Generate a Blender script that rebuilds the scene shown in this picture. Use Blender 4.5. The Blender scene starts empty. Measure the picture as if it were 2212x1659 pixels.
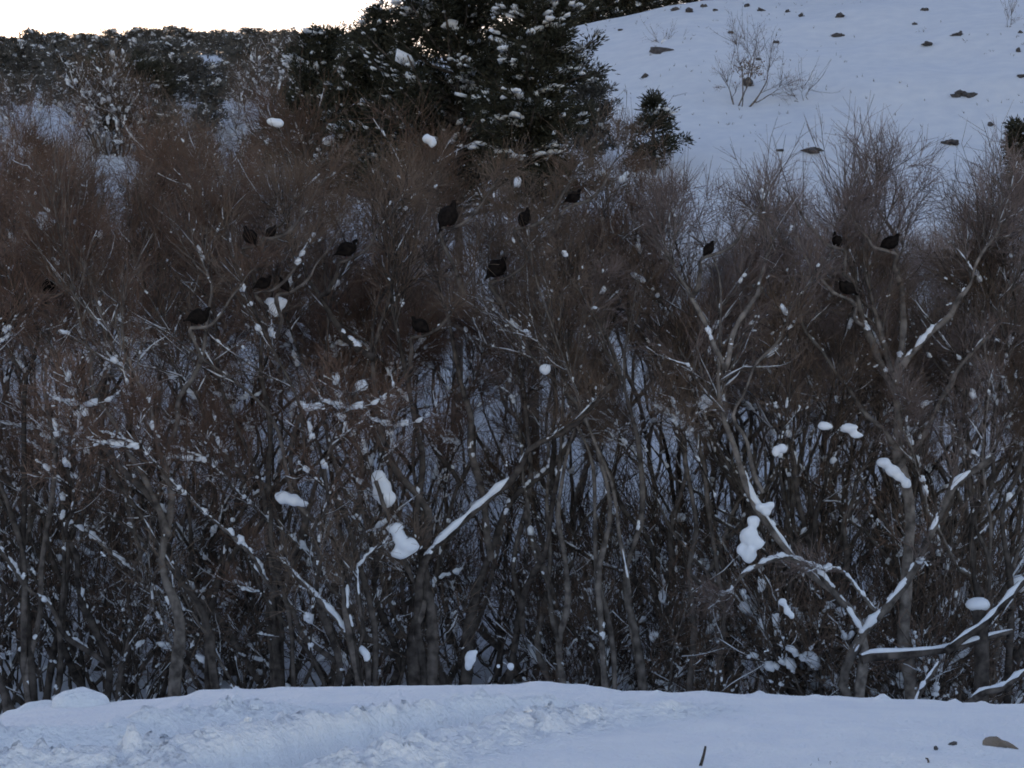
import bpy, math, numpy as np

# ------------------------------------------------------------------ camera, sky, sun, exposure
EYE = 10.0                      # camera height above the datum of the valley floor
F = 5203.6                      # focal length in plan units (picture 2212 units wide)
CX, CY = 1106.0, 829.5
scene = bpy.context.scene
col = scene.collection

cam_d = bpy.data.cameras.new('camera')
cam_d.sensor_width = 36.0
cam_d.angle = math.radians(24.0)
cam_d.clip_start = 0.1
cam_d.clip_end = 6000.0
cam = bpy.data.objects.new('camera', cam_d)
cam.location = (0, 0, EYE)
cam.rotation_euler = (math.radians(90), 0, 0)
col.objects.link(cam)
scene.camera = cam

SUN_EL, SUN_AZ = 6.0, -14.0     # low sun behind the ridge, a little left of the view axis
world = bpy.data.worlds.new('World')
scene.world = world
world.use_nodes = True
wn = world.node_tree
wn.nodes.clear()
sky = wn.nodes.new('ShaderNodeTexSky')
sky.sky_type = 'NISHITA'
sky.sun_disc = False
sky.sun_elevation = math.radians(SUN_EL)
sky.sun_rotation = math.radians(SUN_AZ)
sky.altitude = 1800
sky.air_density = 1.0
sky.dust_density = 1.0
sky.ozone_density = 0.6
bg = wn.nodes.new('ShaderNodeBackground')
bg.inputs['Strength'].default_value = 0.15
wo = wn.nodes.new('ShaderNodeOutputWorld')
tint = wn.nodes.new('ShaderNodeMix'); tint.data_type = 'RGBA'; tint.blend_type = 'MULTIPLY'
tint.inputs['Factor'].default_value = 1.0
tint.inputs['B'].default_value = (1.09, 0.95, 1.04, 1)       # evening air a little redder than the model's
wn.links.new(sky.outputs[0], tint.inputs['A'])
wn.links.new(tint.outputs['Result'], bg.inputs['Color'])
wn.links.new(bg.outputs[0], wo.inputs['Surface'])

sun_d = bpy.data.lights.new('sun', 'SUN')
sun_d.energy = 2.5
sun_d.angle = math.radians(0.5)
sun_d.color = (1.0, 0.86, 0.68)
sun = bpy.data.objects.new('sun', sun_d)
sun.rotation_euler = (math.radians(90 - SUN_EL), 0, math.radians(180 - SUN_AZ))
sun.location = (-60, 300, 120)
col.objects.link(sun)

vs = scene.view_settings
vs.view_transform = 'Standard'
vs.look = 'None'
vs.gamma = 1.0
vs.use_curve_mapping = False
vs.exposure = 1.25
scene.cycles.max_bounces = 4
scene.cycles.diffuse_bounces = 2
scene.cycles.filter_width = 1.8
scene.cycles.use_adaptive_sampling = True
scene.cycles.adaptive_threshold = 0.03
scene.cycles.adaptive_min_samples = 16

# ------------------------------------------------------------------ helpers
rng = np.random.default_rng(11)
def reseed(k):                   # each part of the scene draws from its own stream
    global rng
    rng = np.random.default_rng(k)
A = np.array

def P(vx, vy, Y):
    """plan point -> world point at distance Y"""
    return A([(vx - CX) / F * Y, Y, EYE + (CY - vy) / F * Y])

def hash2(ix, iy, seed):
    n = (ix.astype(np.int64) * 374761393 + iy.astype(np.int64) * 668265263 + seed * 1442695041) & 0x7fffffff
    n = ((n ^ (n >> 13)) * 1274126177) & 0x7fffffff
    return ((n ^ (n >> 16)) & 0xffff) / 65535.0

def vnoise(x, y, seed=0):
    ix, iy = np.floor(x), np.floor(y)
    fx, fy = x - ix, y - iy
    fx, fy = fx * fx * (3 - 2 * fx), fy * fy * (3 - 2 * fy)
    a, b = hash2(ix, iy, seed), hash2(ix + 1, iy, seed)
    c, d = hash2(ix, iy + 1, seed), hash2(ix + 1, iy + 1, seed)
    return (a * (1 - fx) + b * fx) * (1 - fy) + (c * (1 - fx) + d * fx) * fy - 0.5

def fbm(x, y, seed=0, oct=4, gain=0.5):
    s, a = 0, 1.0
    for k in range(oct):
        s = s + a * vnoise(x * 2 ** k, y * 2 ** k, seed + k * 17)
        a *= gain
        x, y = x * 0.8253 - y * 0.5646, x * 0.5646 + y * 0.8253
    return s

def sstep(a, b, x):
    t = np.clip((x - a) / (b - a), 0, 1)
    return t * t * (3 - 2 * t)

def norm(v):
    return v / np.maximum(np.linalg.norm(v, axis=-1, keepdims=True), 1e-9)

def mesh(name, V, Q=None, T=None, mats=(), mi=None, smooth=True):
    me = bpy.data.meshes.new(name)
    V = np.asarray(V, dtype=np.float32)
    Q = np.zeros((0, 4), int) if Q is None else np.asarray(Q)
    T = np.zeros((0, 3), int) if T is None else np.asarray(T)
    loops = np.concatenate([Q.ravel(), T.ravel()]).astype(np.int32)
    tot = np.concatenate([np.full(len(Q), 4), np.full(len(T), 3)]).astype(np.int32)
    st = np.concatenate([[0], np.cumsum(tot)[:-1]]).astype(np.int32)
    me.vertices.add(len(V)); me.vertices.foreach_set('co', V.ravel())
    me.loops.add(len(loops)); me.loops.foreach_set('vertex_index', loops)
    me.polygons.add(len(tot))
    me.polygons.foreach_set('loop_start', st); me.polygons.foreach_set('loop_total', tot)
    if mi is not None:
        me.polygons.foreach_set('material_index', np.asarray(mi, dtype=np.int32))
    me.polygons.foreach_set('use_smooth', np.full(len(tot), smooth))
    for m in mats:
        me.materials.append(m)
    me.update(calc_edges=True)
    me.validate()
    return me

def obj(name, me, parent=None, loc=None):
    o = bpy.data.objects.new(name, me)
    col.objects.link(o)
    if parent is not None:
        o.parent = parent
    if loc is not None:
        o.location = loc
    return o

def tag(o, label=None, cat=None, group=None, kind=None):
    if label: o['label'] = label
    if cat: o['category'] = cat
    if group: o['group'] = group
    if kind: o['kind'] = kind
    return o

def empty(name, loc):
    o = bpy.data.objects.new(name, None)
    o.empty_display_size = 0.3
    o.location = loc
    col.objects.link(o)
    return o

def copy_tree(root, loc, rz=0.0, sc=1.0):
    c = root.copy(); col.objects.link(c)
    c.location = loc; c.rotation_euler = (0, 0, rz); c.scale = (sc, sc, sc) if np.isscalar(sc) else sc
    for ch in root.children:
        d = ch.copy(); col.objects.link(d); d.parent = c
    return c

def tubes(Pt, R, S):
    """N polylines of K points -> open tubes of S sides (closed to a small tip by radius)"""
    N, K, _ = Pt.shape
    tg = norm(np.gradient(Pt, axis=1))
    tm = np.abs(norm(Pt[:, -1] - Pt[:, 0]))
    ref = np.eye(3)[np.argmin(tm, axis=1)][:, None, :]
    u = norm(np.cross(tg, np.broadcast_to(ref, tg.shape)))
    w = np.cross(tg, u)
    a = np.arange(S) * 2 * math.pi / S
    ring = u[:, :, None, :] * np.cos(a)[None, None, :, None] + w[:, :, None, :] * np.sin(a)[None, None, :, None]
    V = Pt[:, :, None, :] + ring * R[:, :, None, None]
    base = (np.arange(N) * K * S)[:, None, None]
    k = np.arange(K - 1)[None, :, None] * S
    s = np.arange(S)[None, None, :]
    s2 = (s + 1) % S
    Q = np.stack([base + k + s, base + k + s2, base + k + S + s2, base + k + S + s], -1).reshape(-1, 4)
    return V.reshape(-1, 3), Q

def ball(nu, nv):
    """unit sphere: verts, quads(+tris as degenerate-free list)"""
    V = [(0, 0, 1)]
    for j in range(1, nv):
        th = math.pi * j / nv
        for i in range(nu):
            ph = 2 * math.pi * i / nu
            V.append((math.sin(th) * math.cos(ph), math.sin(th) * math.sin(ph), math.cos(th)))
    V.append((0, 0, -1))
    Q, T = [], []
    for i in range(nu):
        T.append((0, 1 + i, 1 + (i + 1) % nu))
        b = 1 + (nv - 2) * nu
        T.append((len(V) - 1, b + (i + 1) % nu, b + i))
    for j in range(nv - 2):
        for i in range(nu):
            a, b = 1 + j * nu, 1 + (j + 1) * nu
            Q.append((a + i, b + i, b + (i + 1) % nu, a + (i + 1) % nu))
    return A(V, float), A(Q), A(T)

BV, BQ, BT = ball(5, 3)
CV, CQ, CT = ball(12, 8)

def blobs(C, T, L, W, Hh, jit=0.25, hi=False):
    """ellipsoids: centres C, long axis T (unit), half sizes L, W, Hh"""
    V0, Q0, T0 = (CV, CQ, CT) if hi else (BV, BQ, BT)
    N = len(C)
    up = np.broadcast_to(A([0, 0, 1.0]), (N, 3))
    side = norm(np.cross(T, up) + 1e-4)
    up2 = np.cross(side, T)
    if hi:
        ph = rng.uniform(0, 50, (N, 1))
        k = 1 + jit * 3.0 * fbm(V0[None, :, 0] * 1.3 + ph, V0[None, :, 1] * 1.3 + V0[None, :, 2] * 1.7 + ph, 5, 3)
    else:
        k = 1 + rng.normal(0, jit, (N, len(V0))).clip(-0.45, 0.6)
    V = (C[:, None] + (T[:, None] * (V0[None, :, 0, None] * L[:, None, None])
         + side[:, None] * (V0[None, :, 1, None] * W[:, None, None])
         + up2[:, None] * (V0[None, :, 2, None] * Hh[:, None, None])) * k[..., None])
    off = (np.arange(N) * len(V0))[:, None, None]
    return V.reshape(-1, 3), (Q0[None] + off).reshape(-1, 4), (T0[None] + off).reshape(-1, 3)

def join(parts):
    """[(V,Q,T,mat_index)] -> arrays"""
    Vs, Qs, Ts, qm, tm, n = [], [], [], [], [], 0
    for V, Q, T, m in parts:
        if len(V) == 0: continue
        Vs.append(V)
        if Q is not None and len(Q): Qs.append(Q + n); qm.append(np.full(len(Q), m))
        if T is not None and len(T): Ts.append(T + n); tm.append(np.full(len(T), m))
        n += len(V)
    V = np.concatenate(Vs)
    Q = np.concatenate(Qs) if Qs else np.zeros((0, 4), int)
    T = np.concatenate(Ts) if Ts else np.zeros((0, 3), int)
    return V, Q, T, np.concatenate(qm + tm)

# ------------------------------------------------------------------ materials
def mat(name, c1, c2, scale=6.0, rough=0.9, bump=0.0, bscale=30.0, c3=None, detail=6, obj_random=0.0, spec=0.2, sss=0.0):
    m = bpy.data.materials.new(name); m.use_nodes = True
    nt = m.node_tree; N = nt.nodes; L = nt.links
    b = N['Principled BSDF']
    b.inputs['Roughness'].default_value = rough
    b.inputs['Specular IOR Level'].default_value = spec
    if sss:
        b.inputs['Subsurface Weight'].default_value = sss
        b.inputs['Subsurface Radius'].default_value = (0.05, 0.06, 0.07)
        b.inputs['Subsurface Scale'].default_value = 0.4
    tc = N.new('ShaderNodeNewGeometry')
    n1 = N.new('ShaderNodeTexNoise'); n1.inputs['Scale'].default_value = scale; n1.inputs['Detail'].default_value = detail
    L.new(tc.outputs['Position'], n1.inputs['Vector'])
    r = N.new('ShaderNodeValToRGB')
    r.color_ramp.elements[0].position = 0.32; r.color_ramp.elements[0].color = (*c1, 1)
    r.color_ramp.elements[1].position = 0.68; r.color_ramp.elements[1].color = (*c2, 1)
    if c3:
        e = r.color_ramp.elements.new(0.5); e.color = (*c3, 1)
    L.new(n1.outputs['Fac'], r.inputs['Fac'])
    out = r.outputs['Color']
    if obj_random:
        oi = N.new('ShaderNodeObjectInfo')
        h = N.new('ShaderNodeHueSaturation')
        mr = N.new('ShaderNodeMapRange')
        mr.inputs['To Min'].default_value = 1 - obj_random; mr.inputs['To Max'].default_value = 1 + obj_random
        L.new(oi.outputs['Random'], mr.inputs['Value'])
        L.new(mr.outputs[0], h.inputs['Value'])
        L.new(out, h.inputs['Color']); out = h.outputs['Color']
    L.new(out, b.inputs['Base Color'])
    if bump:
        n2 = N.new('ShaderNodeTexNoise'); n2.inputs['Scale'].default_value = bscale; n2.inputs['Detail'].default_value = 8
        L.new(tc.outputs['Position'], n2.inputs['Vector'])
        bp = N.new('ShaderNodeBump'); bp.inputs['Strength'].default_value = bump; bp.inputs['Distance'].default_value = 0.05
        L.new(n2.outputs['Fac'], bp.inputs['Height']); L.new(bp.outputs[0], b.inputs['Normal'])
    return m

def dmat(name, c1, c2, scale=3.0, detail=1.0, obj_random=0.0):
    m = bpy.data.materials.new(name); m.use_nodes = True
    nt = m.node_tree; N = nt.nodes; L = nt.links
    N.remove(N['Principled BSDF'])
    b = N.new('ShaderNodeBsdfDiffuse')
    L.new(b.outputs[0], N['Material Output'].inputs['Surface'])
    g = N.new('ShaderNodeNewGeometry'); n1 = N.new('ShaderNodeTexNoise')
    n1.inputs['Scale'].default_value = scale; n1.inputs['Detail'].default_value = detail
    L.new(g.outputs['Position'], n1.inputs['Vector'])
    mx = N.new('ShaderNodeMix'); mx.data_type = 'RGBA'
    mx.inputs['A'].default_value = (*c1, 1); mx.inputs['B'].default_value = (*c2, 1)
    mr = N.new('ShaderNodeMapRange'); mr.inputs['From Min'].default_value = 0.32; mr.inputs['From Max'].default_value = 0.68
    L.new(n1.outputs['Fac'], mr.inputs['Value'])
    L.new(mr.outputs[0], mx.inputs['Factor'])
    out = mx.outputs['Result']
    if obj_random:
        oi = N.new('ShaderNodeObjectInfo'); v = N.new('ShaderNodeMapRange')
        v.inputs['To Min'].default_value = 1 - obj_random; v.inputs['To Max'].default_value = 1 + obj_random
        L.new(oi.outputs['Random'], v.inputs['Value'])
        sc = N.new('ShaderNodeVectorMath'); sc.operation = 'SCALE'
        L.new(out, sc.inputs[0]); L.new(v.outputs[0], sc.inputs['Scale']); out = sc.outputs[0]
    L.new(out, b.inputs['Color'])
    return m

M_SNOW = mat('snow_ground', (0.66, 0.68, 0.72), (0.74, 0.75, 0.77), 1.2, 0.75, 0.6, 6.0)
M_BANK = mat('snow_bank', (0.86, 0.87, 0.89), (0.93, 0.93, 0.92), 3.0, 0.7, 0.7, 28.0)
M_CLUMP = dmat('snow_clump', (0.76, 0.78, 0.82), (0.86, 0.87, 0.88), 4.0, 1)
M_BARK_D = dmat('bark_dark', (0.034, 0.029, 0.026), (0.142, 0.120, 0.104), 5.0, 4, 0.4)
M_BARK_G = dmat('bark_grey', (0.060, 0.051, 0.045), (0.225, 0.195, 0.170), 5.0, 4, 0.25)
M_TWIG_R = dmat('twig_red', (0.140, 0.088, 0.064), (0.225, 0.150, 0.114), 1.2, 0, 0.2)
M_TWIG_B = dmat('twig_brown', (0.135, 0.094, 0.068), (0.215, 0.160, 0.124), 1.2, 0, 0.2)
M_TWIG_G = dmat('twig_grey', (0.195, 0.146, 0.128), (0.305, 0.240, 0.216), 1.2, 0, 0.2)
M_NEEDLE = dmat('needles', (0.028, 0.029, 0.021), (0.068, 0.066, 0.048), 3.0, 0, 0.2)
M_NEEDLE2 = dmat('juniper_needles', (0.066, 0.066, 0.060), (0.140, 0.130, 0.115), 3.0, 0, 0.3)
M_ROCK = mat('rock', (0.045, 0.040, 0.040), (0.11, 0.10, 0.095), 5.0, 0.9, 0.6, 12.0)
M_ROCK_T = mat('rock_tan', (0.16, 0.13, 0.10), (0.30, 0.24, 0.19), 9.0, 0.9, 0.5, 30.0)
M_FEATHER = mat('feather', (0.006, 0.005, 0.005), (0.022, 0.017, 0.014), 14.0, 0.9, 0.2, 40.0, spec=0.05)
M_BEAK = mat('beak', (0.10, 0.07, 0.05), (0.16, 0.11, 0.08), 10.0, 0.6)
M_SKIN = mat('bird_leg', (0.09, 0.05, 0.045), (0.14, 0.08, 0.07), 10.0, 0.7)
M_DEADLEAF = mat('dead_leaf', (0.12, 0.08, 0.05), (0.22, 0.16, 0.11), 5.0, 0.9)
M_GRASS = mat('dry_grass', (0.12, 0.10, 0.08), (0.22, 0.19, 0.15), 5.0, 0.9)

# ------------------------------------------------------------------ terrain
YL = A([0, 13, 16.2, 19, 26, 36, 60, 72, 80, 100, 140, 180, 250, 450, 520, 800, 3000], float)
ZL = A([-1.85, -1.95, -2.6, -5.2, -8.2, -9.3, -9.0, -8.0, -6.2, 1.6, 16.0, 21.0, 31.0, 60.5, 57.0, 52.0, 52.0], float)
YR = A([0, 13, 16.2, 19, 26, 36, 60, 72, 80, 100, 120, 150, 158, 175, 250, 450, 520, 800, 3000], float)
ZR = A([-1.85, -1.95, -2.6, -5.2, -8.2, -9.3, -9.0, -7.8, -5.2, 6.3, 14.0, 22.2, 22.6, 22.6, 31.0, 60.5, 57.0, 52.0, 52.0], float)

def H(x, y):
    x = np.asarray(x, float); y = np.asarray(y, float)
    zl, zr = np.interp(y, YL, ZL), np.interp(y, YR, ZR)
    yy = np.maximum(y, 20.0)
    u = x / yy
    b = sstep(-0.045, 0.03, u)
    z = zl * (1 - b) + zr * b
    # the right-hand hill climbs towards the right
    g = sstep(90, 150, y) * (1 - sstep(200, 430, y))
    z = z + g * b * (1.6 * sstep(0.02, 0.08, u) + 1.9 * sstep(0.08, 0.25, u) + np.clip(u - 0.24, 0, 1.2) * 10) 
    k = sstep(17, 30, y)
    k2 = sstep(75, 95, y)
    z = z + k * 0.55 * fbm(x / 7.0, y / 7.0, 3, 3) + k2 * (0.6 * fbm(x / 17.0, y / 17.0, 5, 3) + 0.16 * fbm(x / 2.6, y / 3.4, 6, 3))
    far = sstep(200, 400, y)
    z = z + far * 1.5 * fbm(x / 60.0, y / 60.0, 9, 3)
    return z + EYE

def hit(vx, vy, y0=76.0, y1=470.0):
    ys = np.arange(y0, y1, 0.25)
    xs = (vx - CX) / F * ys
    zs = EYE + (CY - vy) / F * ys
    h = H(xs, ys)
    i = np.argmax(h > zs)
    if not (h > zs).any(): i = len(ys) - 1
    return A([xs[i], ys[i], h[i]])

def grid(xs, ys, zf):
    X, Yg = np.meshgrid(xs, ys)
    Z = zf(X, Yg)
    V = np.stack([X, Yg, Z], -1).reshape(-1, 3)
    nx, ny = len(xs), len(ys)
    i = np.arange(nx - 1)[None, :]; j = np.arange(ny - 1)[:, None] * nx
    Q = np.stack([j + i, j + i + 1, j + nx + i + 1, j + nx + i], -1).reshape(-1, 4)
    return V, Q

def spread(lo, hi, step, far, growth):
    mid = list(np.arange(lo, hi + 1e-6, step))
    s = step; a = []; v = lo
    while v > -far:
        s *= growth; v -= s; a.append(v)
    s = step; b = []; v = hi
    while v < far:
        s *= growth; v += s; b.append(v)
    return A(a[::-1] + mid + b)

# fine near bank ----------------------------------------------------
CREST_X = A([-400, 0, 70, 115, 240, 400, 432, 700, 950, 1080, 1165, 1300, 1345, 1550, 1900, 2212, 2700], float)
CREST_Y = A([1610, 1560, 1536, 1524, 1516, 1501, 1488, 1483, 1481, 1478, 1472, 1483, 1493, 1496, 1508, 1522, 1535], float)
YCR = 15.0
TRACK_A = [(-500, 1650), (0, 1642), (350, 1628), (600, 1588), (800, 1545), (1000, 1512), (1120, 1498)]
TRACK_B = [(560, 1690), (760, 1640), (950, 1590), (1180, 1543), (1400, 1512)]
def bank_pt(v):
    y = 1.80 / ((v[1] - CY) / F)
    return A([(v[0] - CX) / F * y, y])
def seg_dist(X, Yg, line):
    pts = [bank_pt(v) for v in line]
    best = np.full(X.shape, 1e9)
    for a, b in zip(pts[:-1], pts[1:]):
        d = b - a; L2 = d @ d
        t = np.clip(((X - a[0]) * d[0] + (Yg - a[1]) * d[1]) / L2, 0, 1)
        q = np.hypot(X - a[0] - t * d[0], Yg - a[1] - t * d[1])
        best = np.minimum(best, q)
    return best
def bank_z(X, Yg):
    vx = CX + X / YCR * F
    zc = -(np.interp(vx, CREST_X, CREST_Y) - CY) / F * YCR
    zc = zc + 0.012 * fbm(X * 5, Yg * 2, 40, 4)
    znear = -1.765 + 0.02 * fbm(X / 1.5, Yg / 1.5, 41, 3)
    t = np.clip((Yg - 10.6) / (YCR - 10.6), 0, 1)
    z = znear * (1 - t ** 1.5) + zc * t ** 1.5
    da = seg_dist(X, Yg, TRACK_A) + 0.10 * fbm(X * 2.2, Yg * 2.2, 42, 3)
    db = seg_dist(X, Yg, TRACK_B) + 0.10 * fbm(X * 2.2, Yg * 2.2, 43, 3)
    fade = 1 - sstep(12.9, 14.1, Yg)
    ch = lambda d, w: -0.16 * (1 - sstep(w * 0.45, w, d)) + 0.085 * np.exp(-((d - w * 1.35) / 0.16) ** 2)
    z = z + fade * (ch(da, 0.42) + ch(db, 0.28))
    rough = fade * np.clip(np.exp(-((da - 0.50) / 0.26) ** 2) + np.exp(-((db - 0.42) / 0.26) ** 2), 0, 1)
    wx_, wy_ = X + 0.12 * fbm(X * 5, Yg * 5, 81, 2), Yg + 0.12 * fbm(X * 5, Yg * 5, 82, 2)
    crumb = np.abs(fbm(wx_ * 8, wy_ * 8, 44, 5, 0.66)) * (0.6 + 1.4 * np.clip(fbm(X * 1.7, Yg * 1.7, 83, 2) + 0.3, 0, 1))
    z = z + rough * (0.075 * crumb - 0.009) + 0.006 * fbm(X * 9, Yg * 9, 45, 3)
    right = sstep(0.2, 1.2, X)
    al, ac = X * 0.6 - Yg * 0.8, X * 0.8 + Yg * 0.6
    z = z + fade * right * (0.045 * fbm(al * 0.8, ac * 4.5, 46, 4) + 0.05 * np.clip(fbm(al * 0.6 + 3, ac * 1.8, 47, 3), 0, 1))
    nub = sum(h_ * np.exp(-((X - (v_ - CX) / F * 14.9) / w_) ** 2 - ((Yg - 14.85) / 0.10) ** 2) for v_, h_, w_ in
              [(1420, .02, .04), (1520, .016, .05), (1640, .03, .04), (1760, .014, .05), (1905, .04, .045), (2060, .03, .035), (2120, .02, .04), (512, .03, .02), (20, .05, .08), (95, .05, .09), (60, .04, .06)])
    z = z + nub
    lumps = fade * 0.05 * np.clip(fbm(X * 1.6, Yg * 1.6, 48, 4) - 0.12, 0, 1) * (1 - right * 0.6)
    z = z + lumps
    over = np.clip(Yg - YCR, 0, None)
    z = z - 0.25 * over - 0.75 * over ** 2
    back = np.clip(9.0 - Yg, 0, None)
    return z + 0.0 * back + EYE

bx = spread(-3.2, 3.2, 0.023, 40, 1.12)
by = np.concatenate([np.arange(-60, 4, 4.0), np.arange(4, 9.6, 0.25), np.arange(9.6, 15.5, 0.022), np.arange(15.5, 18.6, 0.1)])
V, Q = grid(bx, by, bank_z)
tag(obj('snow_bank', mesh('snow_bank', V, Q, mats=[M_BANK])), kind='structure')

gx = np.concatenate([-np.cumsum(1.2 * 1.06 ** np.arange(90))[::-1], [0], np.cumsum(1.2 * 1.06 ** np.arange(90))])
gx = np.unique(np.concatenate([gx[(gx < -45) | (gx > 45)], np.arange(-45, 45.1, 0.75)]))
gy = np.unique(np.concatenate([np.arange(-300, 10, 20.0), np.arange(10, 170, 0.8), np.arange(170, 520, 4.0), 520 * 1.12 ** np.arange(1, 18)]))
def ground_z(X, Yg):
    return H(X, Yg) - 0.6 * (1 - sstep(15.5, 20, Yg))
V, Q = grid(gx, gy, ground_z)
tag(obj('ground', mesh('ground', V, Q, mats=[M_SNOW])), kind='structure')

# ------------------------------------------------------------------ bare trees
def sample(Pt, idx, t):
    K = Pt.shape[1]
    f = t * (K - 1); i = np.minimum(f.astype(int), K - 2); w = (f - i)[:, None]
    a, b = Pt[idx, i], Pt[idx, i + 1]
    return a * (1 - w) + b * w, norm(b - a)

def sample_r(R, idx, t):
    K = R.shape[1]
    f = t * (K - 1); i = np.minimum(f.astype(int), K - 2); w = f - i
    return R[idx, i] * (1 - w) + R[idx, i + 1] * w

def grow(p, d, L, K, curl, up):
    pts = [p]
    for k in range(K - 1):
        d = norm(d + rng.normal(0, curl, d.shape) + A([0, 0, 1.0]) * up)
        pts.append(pts[-1] + d * (L / (K - 1))[:, None])
    return np.stack(pts, 1)

def deflect(tg, ang):
    r = norm(rng.normal(0, 1, tg.shape))
    s = norm(np.cross(tg, r))
    return norm(tg * np.cos(ang)[:, None] + s * np.sin(ang)[:, None])

def resample(pts, K):
    pts = np.asarray(pts, float)
    d = np.concatenate([[0], np.cumsum(np.linalg.norm(np.diff(pts, axis=0), axis=1))])
    # Catmull-Rom through the points, by arc length
    s = np.linspace(0, d[-1], K)
    out = []
    for v in s:
        i = min(max(np.searchsorted(d, v, 'right') - 1, 0), len(pts) - 2)
        t = (v - d[i]) / (d[i + 1] - d[i])
        p0, p1, p2, p3 = pts[max(i - 1, 0)], pts[i], pts[i + 1], pts[min(i + 2, len(pts) - 1)]
        out.append(0.5 * (2 * p1 + (p2 - p0) * t + (2 * p0 - 5 * p1 + 4 * p2 - p3) * t * t + (3 * p1 - p0 - 3 * p2 + p3) * t ** 3))
    return A(out)

def snow_on(Pt, R, n, smin, smax, flat_bias=1.0, clear=(), zc=1e9):
    """pieces of snow resting along polylines: each a short run of overlapping lumps"""
    N = len(Pt)
    if n <= 0: return (np.zeros((0, 3)), BQ[:0], BT[:0])
    idx = rng.integers(0, N, n * 3); t = rng.uniform(0.08, 0.95, n * 3)
    p, tg = sample(Pt, idx, t)
    keep = rng.uniform(0, 1, n * 3) < (1 - np.abs(tg[:, 2]) ** 2 * flat_bias) * np.where(p[:, 2] > zc, 0.22, 1.0)
    idx, t = idx[keep][:n], t[keep][:n]
    k = len(idx)
    s = smin + (smax - smin) * rng.uniform(0, 1, k) ** 4
    m = 2
    L = np.linalg.norm(Pt[:, -1] - Pt[:, 0], axis=1)
    idx3 = np.repeat(idx, m); s3 = np.repeat(s, m) * rng.uniform(0.45, 1.0, k * m)
    t3 = np.repeat(t, m) + np.tile(np.arange(m) - 1, k) * np.repeat(s, m) * rng.uniform(0.7, 1.5, k * m) / L[idx3]
    t3 = np.clip(t3, 0.02, 0.98)
    p, tg = sample(Pt, idx3, t3); r = sample_r(R, idx3, t3)
    s3 = np.maximum(s3, r * 0.8)
    c = p + A([0, 0, 1.0]) * (r * 0.7 + s3 * 0.35)[:, None] + rng.normal(0, 0.2, p.shape) * s3[:, None]
    ok = np.ones(len(c), bool)
    for (f, wb) in clear:
        d = c - f - A([0, 0, wb * 0.45])
        ok &= ~((np.abs(d[:, 0]) < wb * 0.8) & (np.abs(d[:, 2]) < wb * 0.8) & (d[:, 1] < 0.6))
    c, tg, s3 = c[ok], tg[ok], s3[ok]; q = len(c)
    return blobs(c, tg, s3 * rng.uniform(0.9, 1.7, q), s3 * rng.uniform(.8, 1.1, q), s3 * rng.uniform(.6, .95, q), 0.16)

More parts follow.
